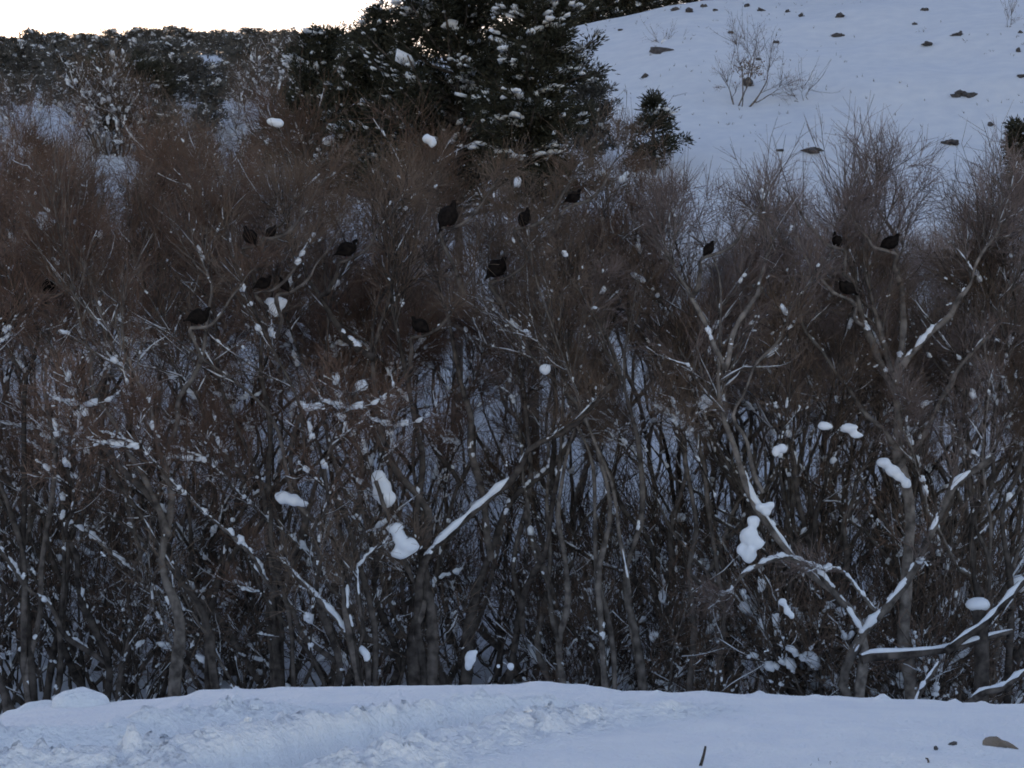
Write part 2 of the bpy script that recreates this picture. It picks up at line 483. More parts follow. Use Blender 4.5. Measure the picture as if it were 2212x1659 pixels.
def bare_tree(stems, radii, n1=9, n2=9, n3=9, K0=12, tw=M_TWIG_B, bark=M_BARK_D, snow=(60, 200), t1=0.64, l1=0.30,
              twl=(0.30, 0.80), snow_stems=(), r3=0.0058, extra=(), smax=0.13, clear=(), dust=0.75, zc=10.5, fine=None):
    """stems: list of world polylines. Returns dict of meshes (world coords)."""
    S0 = np.stack([resample(s, K0) for s in stems])
    wob = rng.normal(0, 1, S0.shape); wob[:, 0] = 0
    seglen = np.linalg.norm(S0[:, -1] - S0[:, 0], axis=1)
    S0 = S0 + wob * (0.009 * seglen)[:, None, None]
    R0 = A([np.interp(np.linspace(0, 1, K0), np.linspace(0, 1, len(r)), r) for r in radii])
    # first order branches
    cnt = A([n1 if (fine is None or fine[k]) else max(2, n1 // 4) for k in range(len(S0))])
    N1 = int(cnt.sum())
    i1 = np.repeat(np.arange(len(S0)), cnt); tt = t1 + (0.98 - t1) * rng.uniform(0, 1, N1) ** 0.75
    p, tg = sample(S0, i1, tt)
    L = (l1 * seglen[i1] * (1.15 - tt) + 0.7) * rng.uniform(0.6, 1.25, N1)
    if fine is not None: L = L * np.where(A(fine)[i1], 1.0, 0.42)
    B1 = grow(p, deflect(tg, rng.normal(0.68, 0.2, N1)), L, 7, 0.11, 0.06)
    rb = np.minimum(sample_r(R0, i1, tt) * 0.62, 0.012 + L * 0.011)
    R1 = rb[:, None] * np.linspace(1, 0.32, 7)[None]
    # second order: on first order and stem tops
    N2 = N1 * n2
    i2 = np.repeat(np.arange(N1), n2); t2 = rng.uniform(0.12, 1.0, N2)
    p, tg = sample(B1, i2, t2)
    L2 = (0.42 * L[i2] * (1.15 - 0.6 * t2) + 0.25) * rng.uniform(0.6, 1.3, N2)
    B2 = grow(p, deflect(tg, rng.normal(0.68, 0.22, N2)), L2, 5, 0.13, 0.07)
    R2 = np.minimum(sample_r(R1, i2, t2) * 0.7, 0.015)[:, None] * np.linspace(1, 0.45, 5)[None]
    nt_ = max(6, n2 * 2)
    it = np.repeat(np.arange(len(S0)), [nt_ if (fine is None or fine[k]) else 2 for k in range(len(S0))]); t2b = rng.uniform(0.66, 1.0, len(it))
    p, tg = sample(S0, it, t2b)
    L2b = rng.uniform(0.8, 2.0, len(it))
    B2b = grow(p, deflect(tg, rng.normal(0.5, 0.2, len(it))), L2b, 5, 0.09, 0.10)
    R2b = np.full((len(it), 5), 0.012) * np.linspace(1, 0.45, 5)[None]
    B2 = np.concatenate([B2, B2b]); R2 = np.concatenate([R2, R2b])
    # fine twigs
    N3 = len(B2) * n3
    i3 = np.repeat(np.arange(len(B2)), n3); t3 = rng.uniform(0.05, 1.0, N3)
    p, tg = sample(B2, i3, t3)
    L3 = rng.uniform(*twl, N3)
    B3 = grow(p, deflect(tg, rng.normal(0.68, 0.25, N3)), L3, 2, 0.12, 0.10)
    R3 = np.full((N3, 2), r3) * np.linspace(1, 0.5, 2)[None]
    for (f, wb) in clear:
        c0 = f + A([0, 0, wb * 0.45])
        def ok(Bx):
            d = Bx - c0
            near = (np.abs(d[..., 0]) < wb * 0.62) & (np.abs(d[..., 2]) < wb * 0.6) & (d[..., 1] < 0.35) & (d[..., 1] > -7)
            return ~near.any(1)
        for nm in (1, 2, 3):
            if nm == 1: m_ = ok(B1); B1, R1 = B1[m_], R1[m_]
            if nm == 2: m_ = ok(B2); B2, R2 = B2[m_], R2[m_]
            if nm == 3: m_ = ok(B3) | (rng.uniform(0, 1, len(B3)) < 0.10); B3, R3 = B3[m_], R3[m_]
    me = {}
    me['stem'] = []
    for k in range(len(S0)):
        kk = 30; tq = np.linspace(0, 1, kk)
        Sp = resample(S0[k], kk); Rr = np.interp(tq, np.linspace(0, 1, K0), R0[k])
        Rr = Rr * (1 + 0.28 * fbm(tq * 14 + k * 5.3, tq * 0 + k, 70, 3))
        V, Q = tubes(Sp[None], Rr[None], 9)
        V = V + (V - np.repeat(Sp, 9, 0)) * (0.5 * fbm(V[:, 0] * 9 + V[:, 1] * 5, V[:, 2] * 2.5, 71, 2))[:, None]
        me['stem'].append((V, Q, None, 0))
    me['branches'] = join([(*tubes(B1, R1, 5), None, 0), (*tubes(B2, R2, 3), None, 0)])
    me['crown'] = join([(*tubes(B3, R3, 3), None, 0)])
    sp = []
    sp.append((*snow_on(B1, R1, snow[0], 0.03, smax, clear=clear, zc=zc), 0))
    sp.append((*snow_on(B2, R2, snow[1], 0.016, 0.05, 0.6, clear=clear, zc=zc), 0))
    sp.append((*snow_on(S0, R0, snow[0], 0.025, smax * 0.9, 0.9, clear=clear, zc=zc), 0))
    fl = (np.abs(norm(B1[:, -1] - B1[:, 0])[:, 2]) < 0.93) & (rng.uniform(0, 1, len(B1)) < dust)
    if fl.any():                                          # dusting along the upper side of the branches
        Rd = np.maximum(R1[fl], 0.008) * np.clip(rng.normal(0.40, 0.6, R1[fl].shape), 0.01, 1.3)
        sp.append((*tubes(B1[fl] + A([0, -0.25, 1.0]) * R1[fl][..., None] * 0.75, Rd, 4), None, 0))
    f2 = (np.abs(norm(B2[:, -1] - B2[:, 0])[:, 2]) < 0.85) & (rng.uniform(0, 1, len(B2)) < np.where(B2[:, 0, 2] > zc, 0.03, 0.22) * dust)
    if f2.any():
        Rd = np.maximum(R2[f2], 0.007) * np.clip(rng.normal(1.0, 0.8, R2[f2].shape), 0.05, 2.4)
        sp.append((*tubes(B2[f2] + A([0, -0.2, 1.0]) * R2[f2][..., None], Rd, 3), None, 0))
    for (k, a, b, f) in snow_stems:                       # a bed of snow along stem k between a and b
        m = 60
        t = np.linspace(a, b, m)
        c, tg = sample(S0, np.full(m, k), t)
        r = sample_r(R0, np.full(m, k), t)
        R = (r * f * np.clip(0.80 + 1.7 * fbm(t * 26 + k * 3.1, t * 0 + 2.2, 60 + k, 3), 0.02, 1.9) * np.sin(np.linspace(0.05, math.pi - 0.05, m)) ** 0.35)[None]
        c = c + A([0, 0, 1.0]) * (r * 0.75 + R[0] * 0.30)[:, None] - A([0, 1.0, 0]) * (r * 0.35)[:, None]
        V, Q = tubes(c[None], R, 8)
        sp.append((V, Q, None, 0))
    me['snow'] = join(sp)
    me['mats'] = (bark, tw)
    me['S0'], me['B1'] = S0, B1
    return me

def put_tree(name, me, base, label, cat='tree', group=None, stem_name='stem'):
    root = empty(name, base)
    tag(root, label, cat, group)
    bark, tw = me['mats']
    o = A(base)
    for (V, Q, T, m) in me['stem']:
        obj(stem_name, mesh(stem_name, V - o, Q, mats=[bark]), root)
    V, Q, T, mi = me['branches']; tag(obj('branches', mesh('branches', V - o, Q, T, [bark], mi), root), kind='stuff')
    V, Q, T, mi = me['crown']; tag(obj('crown', mesh('crown', V - o, Q, T, [tw], mi), root), kind='stuff')
    V, Q, T, mi = me['snow']
    if len(V): tag(obj('snow', mesh('snow', V - o, Q, T, [M_CLUMP], mi), root), kind='stuff')
    return root

def vstem(pts, Y, dY=0.0, top=None, rootV=None):
    """stem drawn in plan units at distance Y, drifting dY in depth; rooted in the ground; extended upward to plan height `top`"""
    n = len(pts)
    W = [P(x, y, Y + dY * k / max(n - 1, 1)) for k, (x, y) in enumerate(pts)]
    if rootV is not None:
        gx_, gy_ = (rootV - CX) / F * Y, Y
        W.insert(0, A([gx_, gy_, float(H(gx_, gy_)) - 0.25]))
    if top is not None:
        zt = EYE + (CY - top - 85) / F * Y
        d = norm(W[-1] - W[-2]); z0 = W[-1][2]; step = (zt - z0) / 4
        h = d[:2] / max(d[2], 0.35) * step
        q = W[-1].copy()
        for k in range(4):
            h = h * 0.72 + rng.normal(0, 0.12, 2)
            q = q + A([h[0], h[1], step]); W.append(q.copy())
    return W

SC = lambda w, Y: w / F * Y * 0.5            # plan width -> radius in metres
ALL_STEMS = []                                # (tree index, polyline) for the birds' perches

def hero(name, label, Y, stems, **kw):
    """stems: (points, base width, tip width, top, rootV, dY)"""
    pl, rd, fn = [], [], []
    for pts, w0, w1, top, root, dY in stems:
        fn.append(top is not None)
        pl.append(vstem(pts, Y, dY, top, root))
        r0, r1 = SC(w0, Y), SC(w1, Y)
        rd.append([r0, (r0 + r1) * 0.52, r1, r1 * 0.55, 0.012] if top is not None else [r0, (r0 + r1) / 2, r1])
    HERO.append(dict(name=name, label=label, Y=Y, pl=pl, rd=rd, fn=fn, kw=kw))

HERO = []
reseed(101)
hero('multi_stem_tree', 'big grey-barked tree with forked trunks and a long snow-lined limb reaching right', 52.5, [
    ([(899, 1336), (915, 1255), (921, 1174), (910, 984), (888, 876), (872, 784), (867, 740)], 31, 17, 330, 915, 0.5),
    ([(915, 1250), (912, 1147), (848, 984), (818, 849), (812, 767), (835, 690)], 28, 17, 300, 910, 0.8),
    ([(905, 1290), (921, 1228), (1002, 1136), (1078, 1049), (1117, 1006), (1198, 946), (1285, 876), (1322, 854)], 22, 11, None, 920, -0.8),
    ([(812, 775), (752, 725), (690, 640)], 15, 9, 330, None, 0.6),
    ([(905, 1270), (885, 1220), (868, 1190), (840, 1120), (818, 1040)], 15, 9, None, 905, -0.9),
], tw=M_TWIG_B, bark=M_BARK_D, snow_stems=[(2, 0.38, 0.97, 0.95)], n1=11, n2=9, n3=7, snow=(56, 128))
hero('arching_tree', 'leaning tree with an arched snowy bough and thick white-lined right limb', 51.5, [
    ([(1853, 1363), (1821, 1287), (1702, 1174), (1653, 1109), (1593, 995), (1572, 908), (1566, 795)], 24, 17, 400, 1860, 1.0),
    ([(1832, 1423), (1875, 1352), (1951, 1266), (1983, 1195), (2043, 1087), (2151, 1006)], 24, 12, None, 1825, -0.6),
    ([(1826, 1309), (1756, 1228), (1680, 1206), (1610, 1239), (1572, 1287)], 14, 9, None, None, -0.6),
    ([(1566, 800), (1518, 686)], 12, 8, 380, None, 0.4),
    ([(1566, 800), (1593, 700), (1637, 640)], 12, 8, 360, None, 0.5),
    ([(1648, 1065), (1610, 952), (1588, 865), (1680, 720)], 9, 6, 420, None, 0.6),
    ([(1900, 1330), (1826, 1240), (1790, 1228), (1740, 1222)], 9, 5, None, None, -0.2),
], tw=M_TWIG_G, bark=M_BARK_G, snow_stems=[(0, 0.27, 0.36, 0.5), (0, 0.40, 0.58, 0.8), (1, 0.40, 0.99, 0.95), (2, 0.1, 0.98, 1.0), (6, 0.1, 0.9, 0.9)], n1=8, n2=8, n3=7, snow=(49, 104), t1=0.6)
hero('fan_crowned_tree', 'tall straight-trunked tree whose limbs fan into the broad rounded crown by hillside', 53.5, [
    ([(1951, 1147), (1935, 984), (1935, 876), (1930, 800), (1905, 690)], 34, 22, 300, 1965, 0.5),
    ([(1935, 850), (1880, 740), (1850, 640)], 17, 11, 330, None, 0.5),
    ([(1935, 830), (1942, 740), (1950, 640)], 18, 11, 280, None, 0.8),
    ([(1932, 816), (1980, 757), (2038, 697), (2075, 640)], 16, 10, 340, None, -0.6),
    ([(1940, 1010), (2010, 900), (2080, 790)], 13, 8, 420, None, 0.8),
    ([(1930, 960), (1850, 850), (1760, 740)], 11, 8, 400, None, 0.8),
], tw=M_TWIG_G, bark=M_BARK_G, snow_stems=[(3, 0.05, 0.45, 0.7)], n1=11, n2=9, n3=7, snow=(42, 120), t1=0.52)
hero('slim_tree', 'slim dark tree with crossing trunks right of the forked grey tree', 54.0, [
    ([(1372, 1150), (1360, 952), (1339, 795), (1322, 767), (1290, 690)], 20, 13, 340, 1385, 0.3),
    ([(1360, 1255), (1339, 1147), (1322, 1017), (1274, 930)], 11, 8, 420, 1382, -1.0),
    ([(1300, 1100), (1260, 900), (1149, 789), (1106, 713)], 16, 10, 380, 1330, 0.4),
    ([(1290, 1050), (1241, 881), (1198, 767), (1190, 650)], 14, 9, 360, 1330, 0.8),
], tw=M_TWIG_B, bark=M_BARK_G, snow_stems=[(1, 0.25, 0.6, 0.45)], n1=12, n2=8, n3=7, snow=(56, 136))
hero('twin_stem_tree', 'two-stemmed tree between the slim dark tree and the arched bough', 55.0, [
    ([(1496, 1282), (1485, 1120), (1474, 962), (1507, 860), (1518, 784), (1500, 690)], 16, 11, 350, 1502, 0.3),
    ([(1480, 980), (1440, 840), (1380, 720)], 13, 8, 340, None, 0.8),
    ([(1540, 1200), (1500, 950), (1450, 800), (1430, 700)], 13, 9, 360, 1555, 1.0),
], tw=M_TWIG_R, bark=M_BARK_D, n1=12, n2=9, n3=7, snow=(62, 120))
hero('upright_tree', 'upright pale trunk bending left above, standing behind the left end of the bank', 51.5, [
    ([(368, 1471), (368, 1255), (363, 1147), (357, 1038), (347, 930), (314, 860), (255, 757)], 30, 15, 300, 370, 0.4),
    ([(357, 1040), (390, 900), (440, 760)], 13, 8, 300, None, 0.8),
    ([(366, 1160), (300, 1010), (217, 860)], 13, 8, 350, None, 0.4),
], tw=M_TWIG_R, bark=M_BARK_G, n1=13, n2=9, n3=7, snow=(42, 104), t1=0.6)
hero('leaning_tree', 'dark leaning tree, its stems all tilting left beside the upright pale trunk', 53.0, [
    ([(477, 1450), (395, 1266), (320, 1120), (217, 973), (130, 789)], 22, 13, 300, 490, 0.8),
    ([(430, 1330), (341, 1201), (240, 1010), (180, 900)], 14, 10, 330, 485, -0.6),
    ([(693, 1466), (623, 1363), (541, 1230), (480, 1130)], 10, 7, None, 720, 0.2),
    ([(600, 1120), (470, 995), (401, 784)], 13, 8, 280, 640, 0.8),
], tw=M_TWIG_R, bark=M_BARK_D, n1=12, n2=9, n3=7, snow=(56, 104), snow_stems=[(1, 0.2, 0.5, 0.4)])
hero('leaning_tree', 'leaning tree with one straight stem carrying an even strip of snow', 52.0, [
    ([(800, 1460), (758, 1390), (690, 1300), (623, 1222)], 16, 12, None, 812, 0.4),
    ([(760, 1290), (640, 1060), (600, 950), (542, 865), (430, 760)], 14, 9, 290, 800, 1.0),
    ([(740, 1250), (735, 1190), (715, 1145), (668, 1105)], 11, 7, None, 805, 0.2),
    ([(780, 1300), (700, 1020), (650, 880), (590, 700)], 15, 10, 300, 805, 0.6),
    ([(770, 1300), (790, 1200), (828, 1178)], 9, 6, None, 805, -0.4),
], tw=M_TWIG_B, bark=M_BARK_D, n1=10, n2=9, n3=7, snow=(56, 96), snow_stems=[(0, 0.25, 0.98, 0.85), (2, 0.45, 0.97, 0.8), (4, 0.6, 0.98, 0.8)])
hero('dense_crowned_tree', 'reddish dense-crowned tree at the far left edge of the thicket', 54.0, [
    ([(60, 1300), (40, 1100), (30, 900), (60, 700)], 20, 12, 260, 70, 0.5),
    ([(90, 1200), (120, 1000), (100, 820), (140, 640)], 16, 10, 240, 85, 0.8),
    ([(40, 1200), (-30, 1000), (-60, 800)], 16, 10, 280, 65, 0.5),
], tw=M_TWIG_R, bark=M_BARK_D, n1=13, n2=9, n3=7, snow=(42, 104))
hero('dense_crowned_tree', 'reddish-brown tree whose rounded crown top meets the snowy brush at left', 57.0, [
    ([(600, 1300), (590, 1000), (560, 800), (600, 600)], 20, 12, 230, 610, 0.5),
    ([(610, 1200), (660, 900), (720, 700), (740, 560)], 16, 10, 205, 620, 0.8),
    ([(600, 1150), (520, 900), (450, 650)], 16, 10, 250, 605, 0.8),
    ([(620, 1200), (760, 850), (850, 600)], 14, 9, 215, 625, 0.8),
], tw=M_TWIG_R, bark=M_BARK_D, n1=14, n2=9, n3=7, snow=(28, 120))
hero('right_edge_tree', 'tree of dark upright stems at the right edge behind the snow-capped stump', 54.0, [
    ([(2119, 1255), (2124, 1092), (2150, 900), (2180, 760)], 18, 11, 350, 2115, 0.5),
    ([(2185, 1250), (2178, 1092), (2200, 880), (2160, 700)], 18, 11, 330, 2190, 0.5),
    ([(2130, 1150), (2090, 980), (2110, 820), (2130, 700)], 12, 8, 360, 2120, 0.9),
], tw=M_TWIG_B, bark=M_BARK_D, n1=13, n2=9, n3=7, snow=(70, 120))
hero('slanting_tree', 'slanting dark tree rising right from behind the bank to the big conifer', 56.0, [
    ([(1000, 1400), (1050, 1230), (1100, 1100), (1170, 1030), (1270, 850)], 30, 14, 380, 985, 0.5),
    ([(1060, 1210), (1040, 1000), (1000, 800), (960, 650)], 18, 11, 300, None, 0.8),
    ([(1220, 1400), (1180, 1200), (1140, 1000)], 18, 11, 380, 1230, 0.9),
    ([(1290, 1440), (1250, 1380), (1180, 1280)], 14, 9, None, 1300, 0.3),
], tw=M_TWIG_B, bark=M_BARK_D, n1=13, n2=9, n3=7, snow=(56, 120))

# birds: plan x, y, apparent width, facing (+1 head right, -1 head left), body tilt in degrees, label
BIRDS = [
    (428, 684, 56, 1, 10, 'black bird hunched under a curved branch beside the upright pale trunk'),
    (1073, 580, 62, 1, 35, 'plump black bird with tail pointing down, beside open snow patch'),
    (908, 704, 50, -1, 30, 'round black bird low in the fork of the grey tree'),
    (1134, 474, 42, 1, 68, 'brownish-black bird sitting upright high below the big conifer'),
    (968, 470, 62, 1, 55, 'slender dark bird with long tail slanting down, just left of the upright brownish one'),
    (1808, 522, 34, -1, 65, 'small dark bird sitting upright left of its neighbour in the fan-shaped crown'),
    (1922, 524, 50, 1, 25, 'dark plump bird at the centre of the fan-shaped crown'),
    (1830, 622, 48, -1, 25, 'dark bird low in the fan-shaped crown, below two others'),
    (1531, 539, 34, 1, 50, 'small black bird alone in the grey twigs above the arched bough'),
    (540, 513, 44, -1, 45, 'dark bird on the left of a pair high in the reddish crowns'),
    (585, 501, 34, 1, 35, 'dark bird on the right of a pair high in the reddish crowns'),
    (748, 538, 54, 1, 20, 'long dark bird perched level above the snow-tipped forked branches'),
    (568, 612, 42, 1, 20, 'dark reddish bird perched just below the pair in the crowns'),
    (614, 617, 32, -1, 50, 'small dark bird touching the snow-tipped forked branches'),
    (106, 620, 42, 1, 60, 'dark bird sitting upright near the far left edge of the thicket'),
    (14, 688, 46, 1, 15, 'dark bird cut by the left end of the thicket'),
    (1238, 426, 42, 1, 20, 'faint dark bird in brown twigs under the big conifer'),
]
# a perch limb for each bird, grown out of the nearest stem of a front tree
BIRD_AT = []
for (vx, vy, w, face, tilt, lab) in BIRDS:
    best = None
    for hi_, h in enumerate(HERO):
        if h['Y'] > 54.6: continue
        for s in h['pl']:
            S = resample(s, 24)
            for q in S[4:20]:
                qx, qy = CX + q[0] / q[1] * F, CY - (q[2] - EYE) / q[1] * F
                dx, dy = vx - qx, qy - vy
                cost = abs(dx) + abs(dy - 90) * 0.8 + (400 if dy < 20 else 0)
                if best is None or cost < best[0]:
                    best = (cost, hi_, q)
    c, hi_, q = best
    Yb = q[1] - 0.9
    pos = P(vx, vy, Yb)
    foot = pos - A([0, 0, w / F * Yb * 0.42])
    BIRD_AT.append((foot, Yb))
    out = 1.0 if foot[0] > q[0] else -1.0
    mid = (q + foot) / 2 + A([0, 0, -0.15])
    d = A([out * 0.55 if abs(foot[0] - q[0]) > 0.4 else 0.55, -0.15, 0.28])
    HERO[hi_]['pl'].append([q, mid, foot - d * 0.35 + A([0, 0, 0.03]), foot + A([0, 0, -0.02]), foot + d * 0.9, foot + d * 2.2 + A([0, 0, 0.7])])
    HERO[hi_]['rd'].append([0.055, 0.042, 0.03, 0.012])
    HERO[hi_]['fn'].append(False)

CLEAR = [(f, b_[2] / F * Yb_) for (f, Yb_), b_ in zip(BIRD_AT, BIRDS)]
for hk, h in enumerate(HERO):
    reseed(200 + hk)
    me = bare_tree(h['pl'], h['rd'], clear=CLEAR, zc=EYE + 1.5, fine=h['fn'], **h['kw'])
    b = h['pl'][0][0]
    put_tree(h['name'], me, (b[0], b[1], b[2]), h['label'], group='bare trees of the streamside thicket', stem_name='stem')

# generic thicket trees: prototypes and copies
def generic_stems(n, Lr, spread_deg, fork=0.0):
    st, rd = [], []
    for k in range(n):
        az = 2 * math.pi * (k + rng.uniform(-0.3, 0.3)) / n
        tilt = math.radians(min(abs(rng.normal(spread_deg, spread_deg * 0.4)), spread_deg * 1.15))
        L = rng.uniform(*Lr)
        d = A([math.cos(az) * math.sin(tilt), math.sin(az) * math.sin(tilt), math.cos(tilt)])
        p = A([math.cos(az) * 0.25, math.sin(az) * 0.25, -0.3])
        pts = [p.copy()]
        for j in range(7):
            d = norm(d + rng.normal(0, 0.10, 3) + A([0, 0, 0.055]))
            p = p + d * L / 7; pts.append(p.copy())
        st.append(pts)
        r = rng.uniform(0.07, 0.15)
        rd.append([r, r * 0.8, r * 0.55, r * 0.3, 0.012])
        nf = int(fork) + (rng.uniform() < fork - int(fork))
        for q in range(nf):                                   # forks leaving the stem at a third to a half of its height
            a = int(rng.integers(2, 5)); p = pts[a].copy()
            d2 = norm(pts[a + 1] - pts[a]); side = norm(np.cross(d2, rng.normal(0, 1, 3)))
            g = rng.uniform(0.35, 0.65); d2 = norm(d2 * math.cos(g) + side * math.sin(g))
            f = [p.copy()]
            for j in range(6):
                d2 = norm(d2 + rng.normal(0, 0.10, 3) + A([0, 0, 0.07]))
                p = p + d2 * L * (1 - a / 7.0) * rng.uniform(0.8, 1.05) / 6; f.append(p.copy())
            st.append(f)
            r2 = r * 0.62
            rd.append([r2, r2 * 0.8, r2 * 0.55, r2 * 0.35, 0.012])
    return st, rd

TREE_KINDS = [
    ('many-stemmed bare tree with reddish-brown twigs inside the thicket', M_TWIG_R, M_BARK_D),
    ('many-stemmed bare tree with dull brown twigs inside the thicket', M_TWIG_B, M_BARK_D),
    ('many-stemmed bare tree with pale grey twigs inside the thicket', M_TWIG_G, M_BARK_G),
]
PROTO = []
for k in range(9):
    reseed(300 + k)
    lab, tw, bk = TREE_KINDS[k % 3]
    st, rd = generic_stems(int(rng.integers(3, 5)), (12.0, 15.5), 27, 1.2)
    me = bare_tree(st, rd, n1=7, n2=8, n3=9, tw=tw, bark=bk, snow=(160, 190), t1=0.74, l1=0.18, dust=0.8)
    PROTO.append((me, lab))

# plan height of the thicket's top over plan x
TOPX = A([-200, 0, 100, 250, 450, 560, 650, 800, 950, 1050, 1200, 1320, 1450, 1600, 1680, 1740, 1880, 2050, 2100, 2212, 2500], float)
TOPY = A([150, 150, 140, 155, 240, 195, 180, 175, 195, 270, 310, 310, 310, 345, 365, 330, 310, 330, 385, 370, 350], float)
LAND = [(-40, 'the far left reddish tree'), (250, 'the left-tilting dark stems'), (370, 'the upright pale trunk'), (600, 'the rounded reddish crown'), (740, 'the stem with an even snow strip'),
        (900, 'the big forked grey tree'), (1060, 'the slanting dark tree'), (1340, 'the slim crossing trunks'), (1490, 'the two-stemmed tree'), (1700, 'the arched snowy bough'),
        (1935, 'the fan-crowned tree'), (2130, 'the snow-capped stump')]
def landmark(vx):
    return min(LAND, key=lambda l: abs(l[0] - vx))[1]
DEPTH = ['standing close behind', 'standing behind', 'standing well behind', 'standing farthest behind']
HUE = ['reddish-brown', 'dull brown', 'pale grey']
placed = [None] * 9
spots = []
reseed(401)
for row, (Y, n) in enumerate([(57, 8), (61, 8), (66, 9), (71, 10)]):
    for i in range(n):
        u = (i + 0.5 + rng.uniform(-0.35, 0.35)) / n
        spots.append((row, (u - 0.5) * 2 * 0.235 * Y, Y + rng.uniform(-1.6, 1.6)))
spots += [(0, P(v, 0, 57)[0], 57.0 + 0.7 * (k_ % 3)) for k_, v in enumerate((1640, 1780, 2190))] + [(2, P(v, 0, 66)[0], 66.0) for v in (1700, 2000)]
spots += [(3, P(v, 0, 69)[0], 69.0) for v in (170, 330, 480)] + [(3, P(v, 0, 74)[0], 74.0) for v in (50, 225)]
spots += [(1, P(v, 0, 62.5)[0], 62.5) for v in (1690, 1850, 2110)]
spots = [q for q in spots if not (q[0] == 1 and 1180 < CX + q[1] / q[2] * F < 1640)]
for n, (row, x, y) in enumerate(spots):
    vx = CX + x / y * F
    left = vx < 1000
    k = int(rng.choice([0, 3, 6, 1, 4, 0, 3]) if left else rng.choice([1, 2, 4, 5, 7, 8, 2, 5]))
    z = float(H(x, y)) - 0.05
    top = EYE + (CY - np.interp(vx, TOPX, TOPY) - rng.uniform(0, 130)) / F * y
    sc = float(np.clip((top - z) / 16.0, 0.74, 1.3))
    rz = rng.uniform(0, 6.28)
    if placed[k] is None:
        me, lab = PROTO[k]
        r = put_tree('thicket_tree', me, (0, 0, 0), lab, group='bare trees inside the thicket')
        r.location = (x, y, z); r.rotation_euler = (0, 0, rz); r.scale = (sc,) * 3
        placed[k] = r
    else:
        r = copy_tree(placed[k], (x, y, z), rz, sc)
    r['label'] = 'bare tree with %s twigs %s %s' % (HUE[k % 3], DEPTH[row], landmark(vx))

# undergrowth: tangles of thin crossing stems
SHR = []
for k in range(4):
    reseed(500 + k)
    st, rd = generic_stems(int(rng.integers(7, 10)), (2.6, 6.6), 34, 0.6)
    for q in st:
        off = rng.normal(0, 0.7, 2)
        for v in q: v[:2] += off
    rd = [[v * 0.40 for v in r[:-1]] + [0.008] for r in rd]
    SHR.append(bare_tree(st, rd, n1=4, n2=4, n3=3, K0=9, tw=[M_TWIG_R, M_TWIG_B][k % 2], bark=M_BARK_D, snow=(60, 110), t1=0.25, l1=0.3, twl=(0.25, 0.6), smax=0.12, r3=0.007))
splaced = [None] * 4
reseed(601)
for n in range(40):
    Y = rng.uniform(56.5, 73); x = ((n * 0.618) % 1.0 - 0.5) * 0.47 * Y
    k = n % 4; z = float(H(x, Y)) - 0.05; rz = rng.uniform(0, 6.28); sc = rng.uniform(0.8, 1.35)
    if splaced[k] is None:
        r = put_tree('undergrowth_shrub', SHR[k], (0, 0, 0), 'low snow-dusted bare shrub under the thicket trees' if k % 2 else 'low reddish bare shrub under the thicket trees', 'shrub', 'bare shrubs under the trees')
        r.location = (x, Y, z); r.rotation_euler = (0, 0, rz); r.scale = (sc,) * 3
        splaced[k] = r
    else:
        r = copy_tree(splaced[k], (x, Y, z), rz, sc)
    r['label'] = 'low %s bare shrub among the stems %s %s' % (['reddish', 'brown'][k % 2], 'beside' if Y < 58 else 'behind', landmark(CX + x / Y * F))

# brush scattered up the foot of the slope behind the trees
for n in range(36):
    Y = rng.uniform(75, 99); vx = rng.uniform(-60, 2270); x = (vx - CX) / F * Y
    k = n % 4; z = float(H(x, Y)) - 0.05
    r = copy_tree(splaced[k], (x, Y, z), rng.uniform(0, 6.28), rng.uniform(0.45, 0.85))
    r['label'] = 'low bare shrub on the snowy slope foot behind %s' % landmark(vx)
    r['group'] = 'bare shrubs on the slope foot'

for vx, Y in ((120, 78), (210, 82), (300, 79), (390, 84), (450, 80), (530, 83), (600, 79), (60, 83), (250, 88), (480, 90)):
    x = (vx - CX) / F * Y
    r = copy_tree(splaced[vx % 4], (x, Y, float(H(x, Y)) - 0.05), rng.uniform(0, 6.28), rng.uniform(0.7, 1.0))
    r['label'] = 'larger bare shrub on the snowy slope foot behind %s' % landmark(vx)
    r['group'] = 'bare shrubs on the slope foot'

# ------------------------------------------------------------------ fallen branch, stump
def limb_thing(name, label, cat, Y, lines, snow, bark=M_BARK_D):
    b = P(*lines[0][0][0], Y)
    root = empty(name, b); tag(root, label, cat)
    for pts, w0, w1 in lines:
        S = resample([P(x, y, Y) for x, y in pts], 16)[None]
        S[0, :, 1] += np.linspace(0, 0.6, 16)
        R = np.linspace(SC(w0, Y), SC(w1, Y), 16)[None]
        V, Q = tubes(S, R, 8); obj('limb', mesh('limb', V - b, Q, mats=[bark]), root)
        Rs = R * np.clip(0.8 + 0.9 * fbm(np.linspace(0, 9, 16), np.zeros(16), int(w0 * 7), 3), 0.2, 2) * np.sin(np.linspace(0.08, 3.06, 16)) ** 0.35 * snow
        C = S + A([0, -0.03, 1.0]) * (R * 0.75 + Rs * 0.3)[..., None]
        V, Q = tubes(C, Rs, 8); tag(obj('snow', mesh('snow', V - b, Q, mats=[M_CLUMP]), root), kind='stuff')
    return root

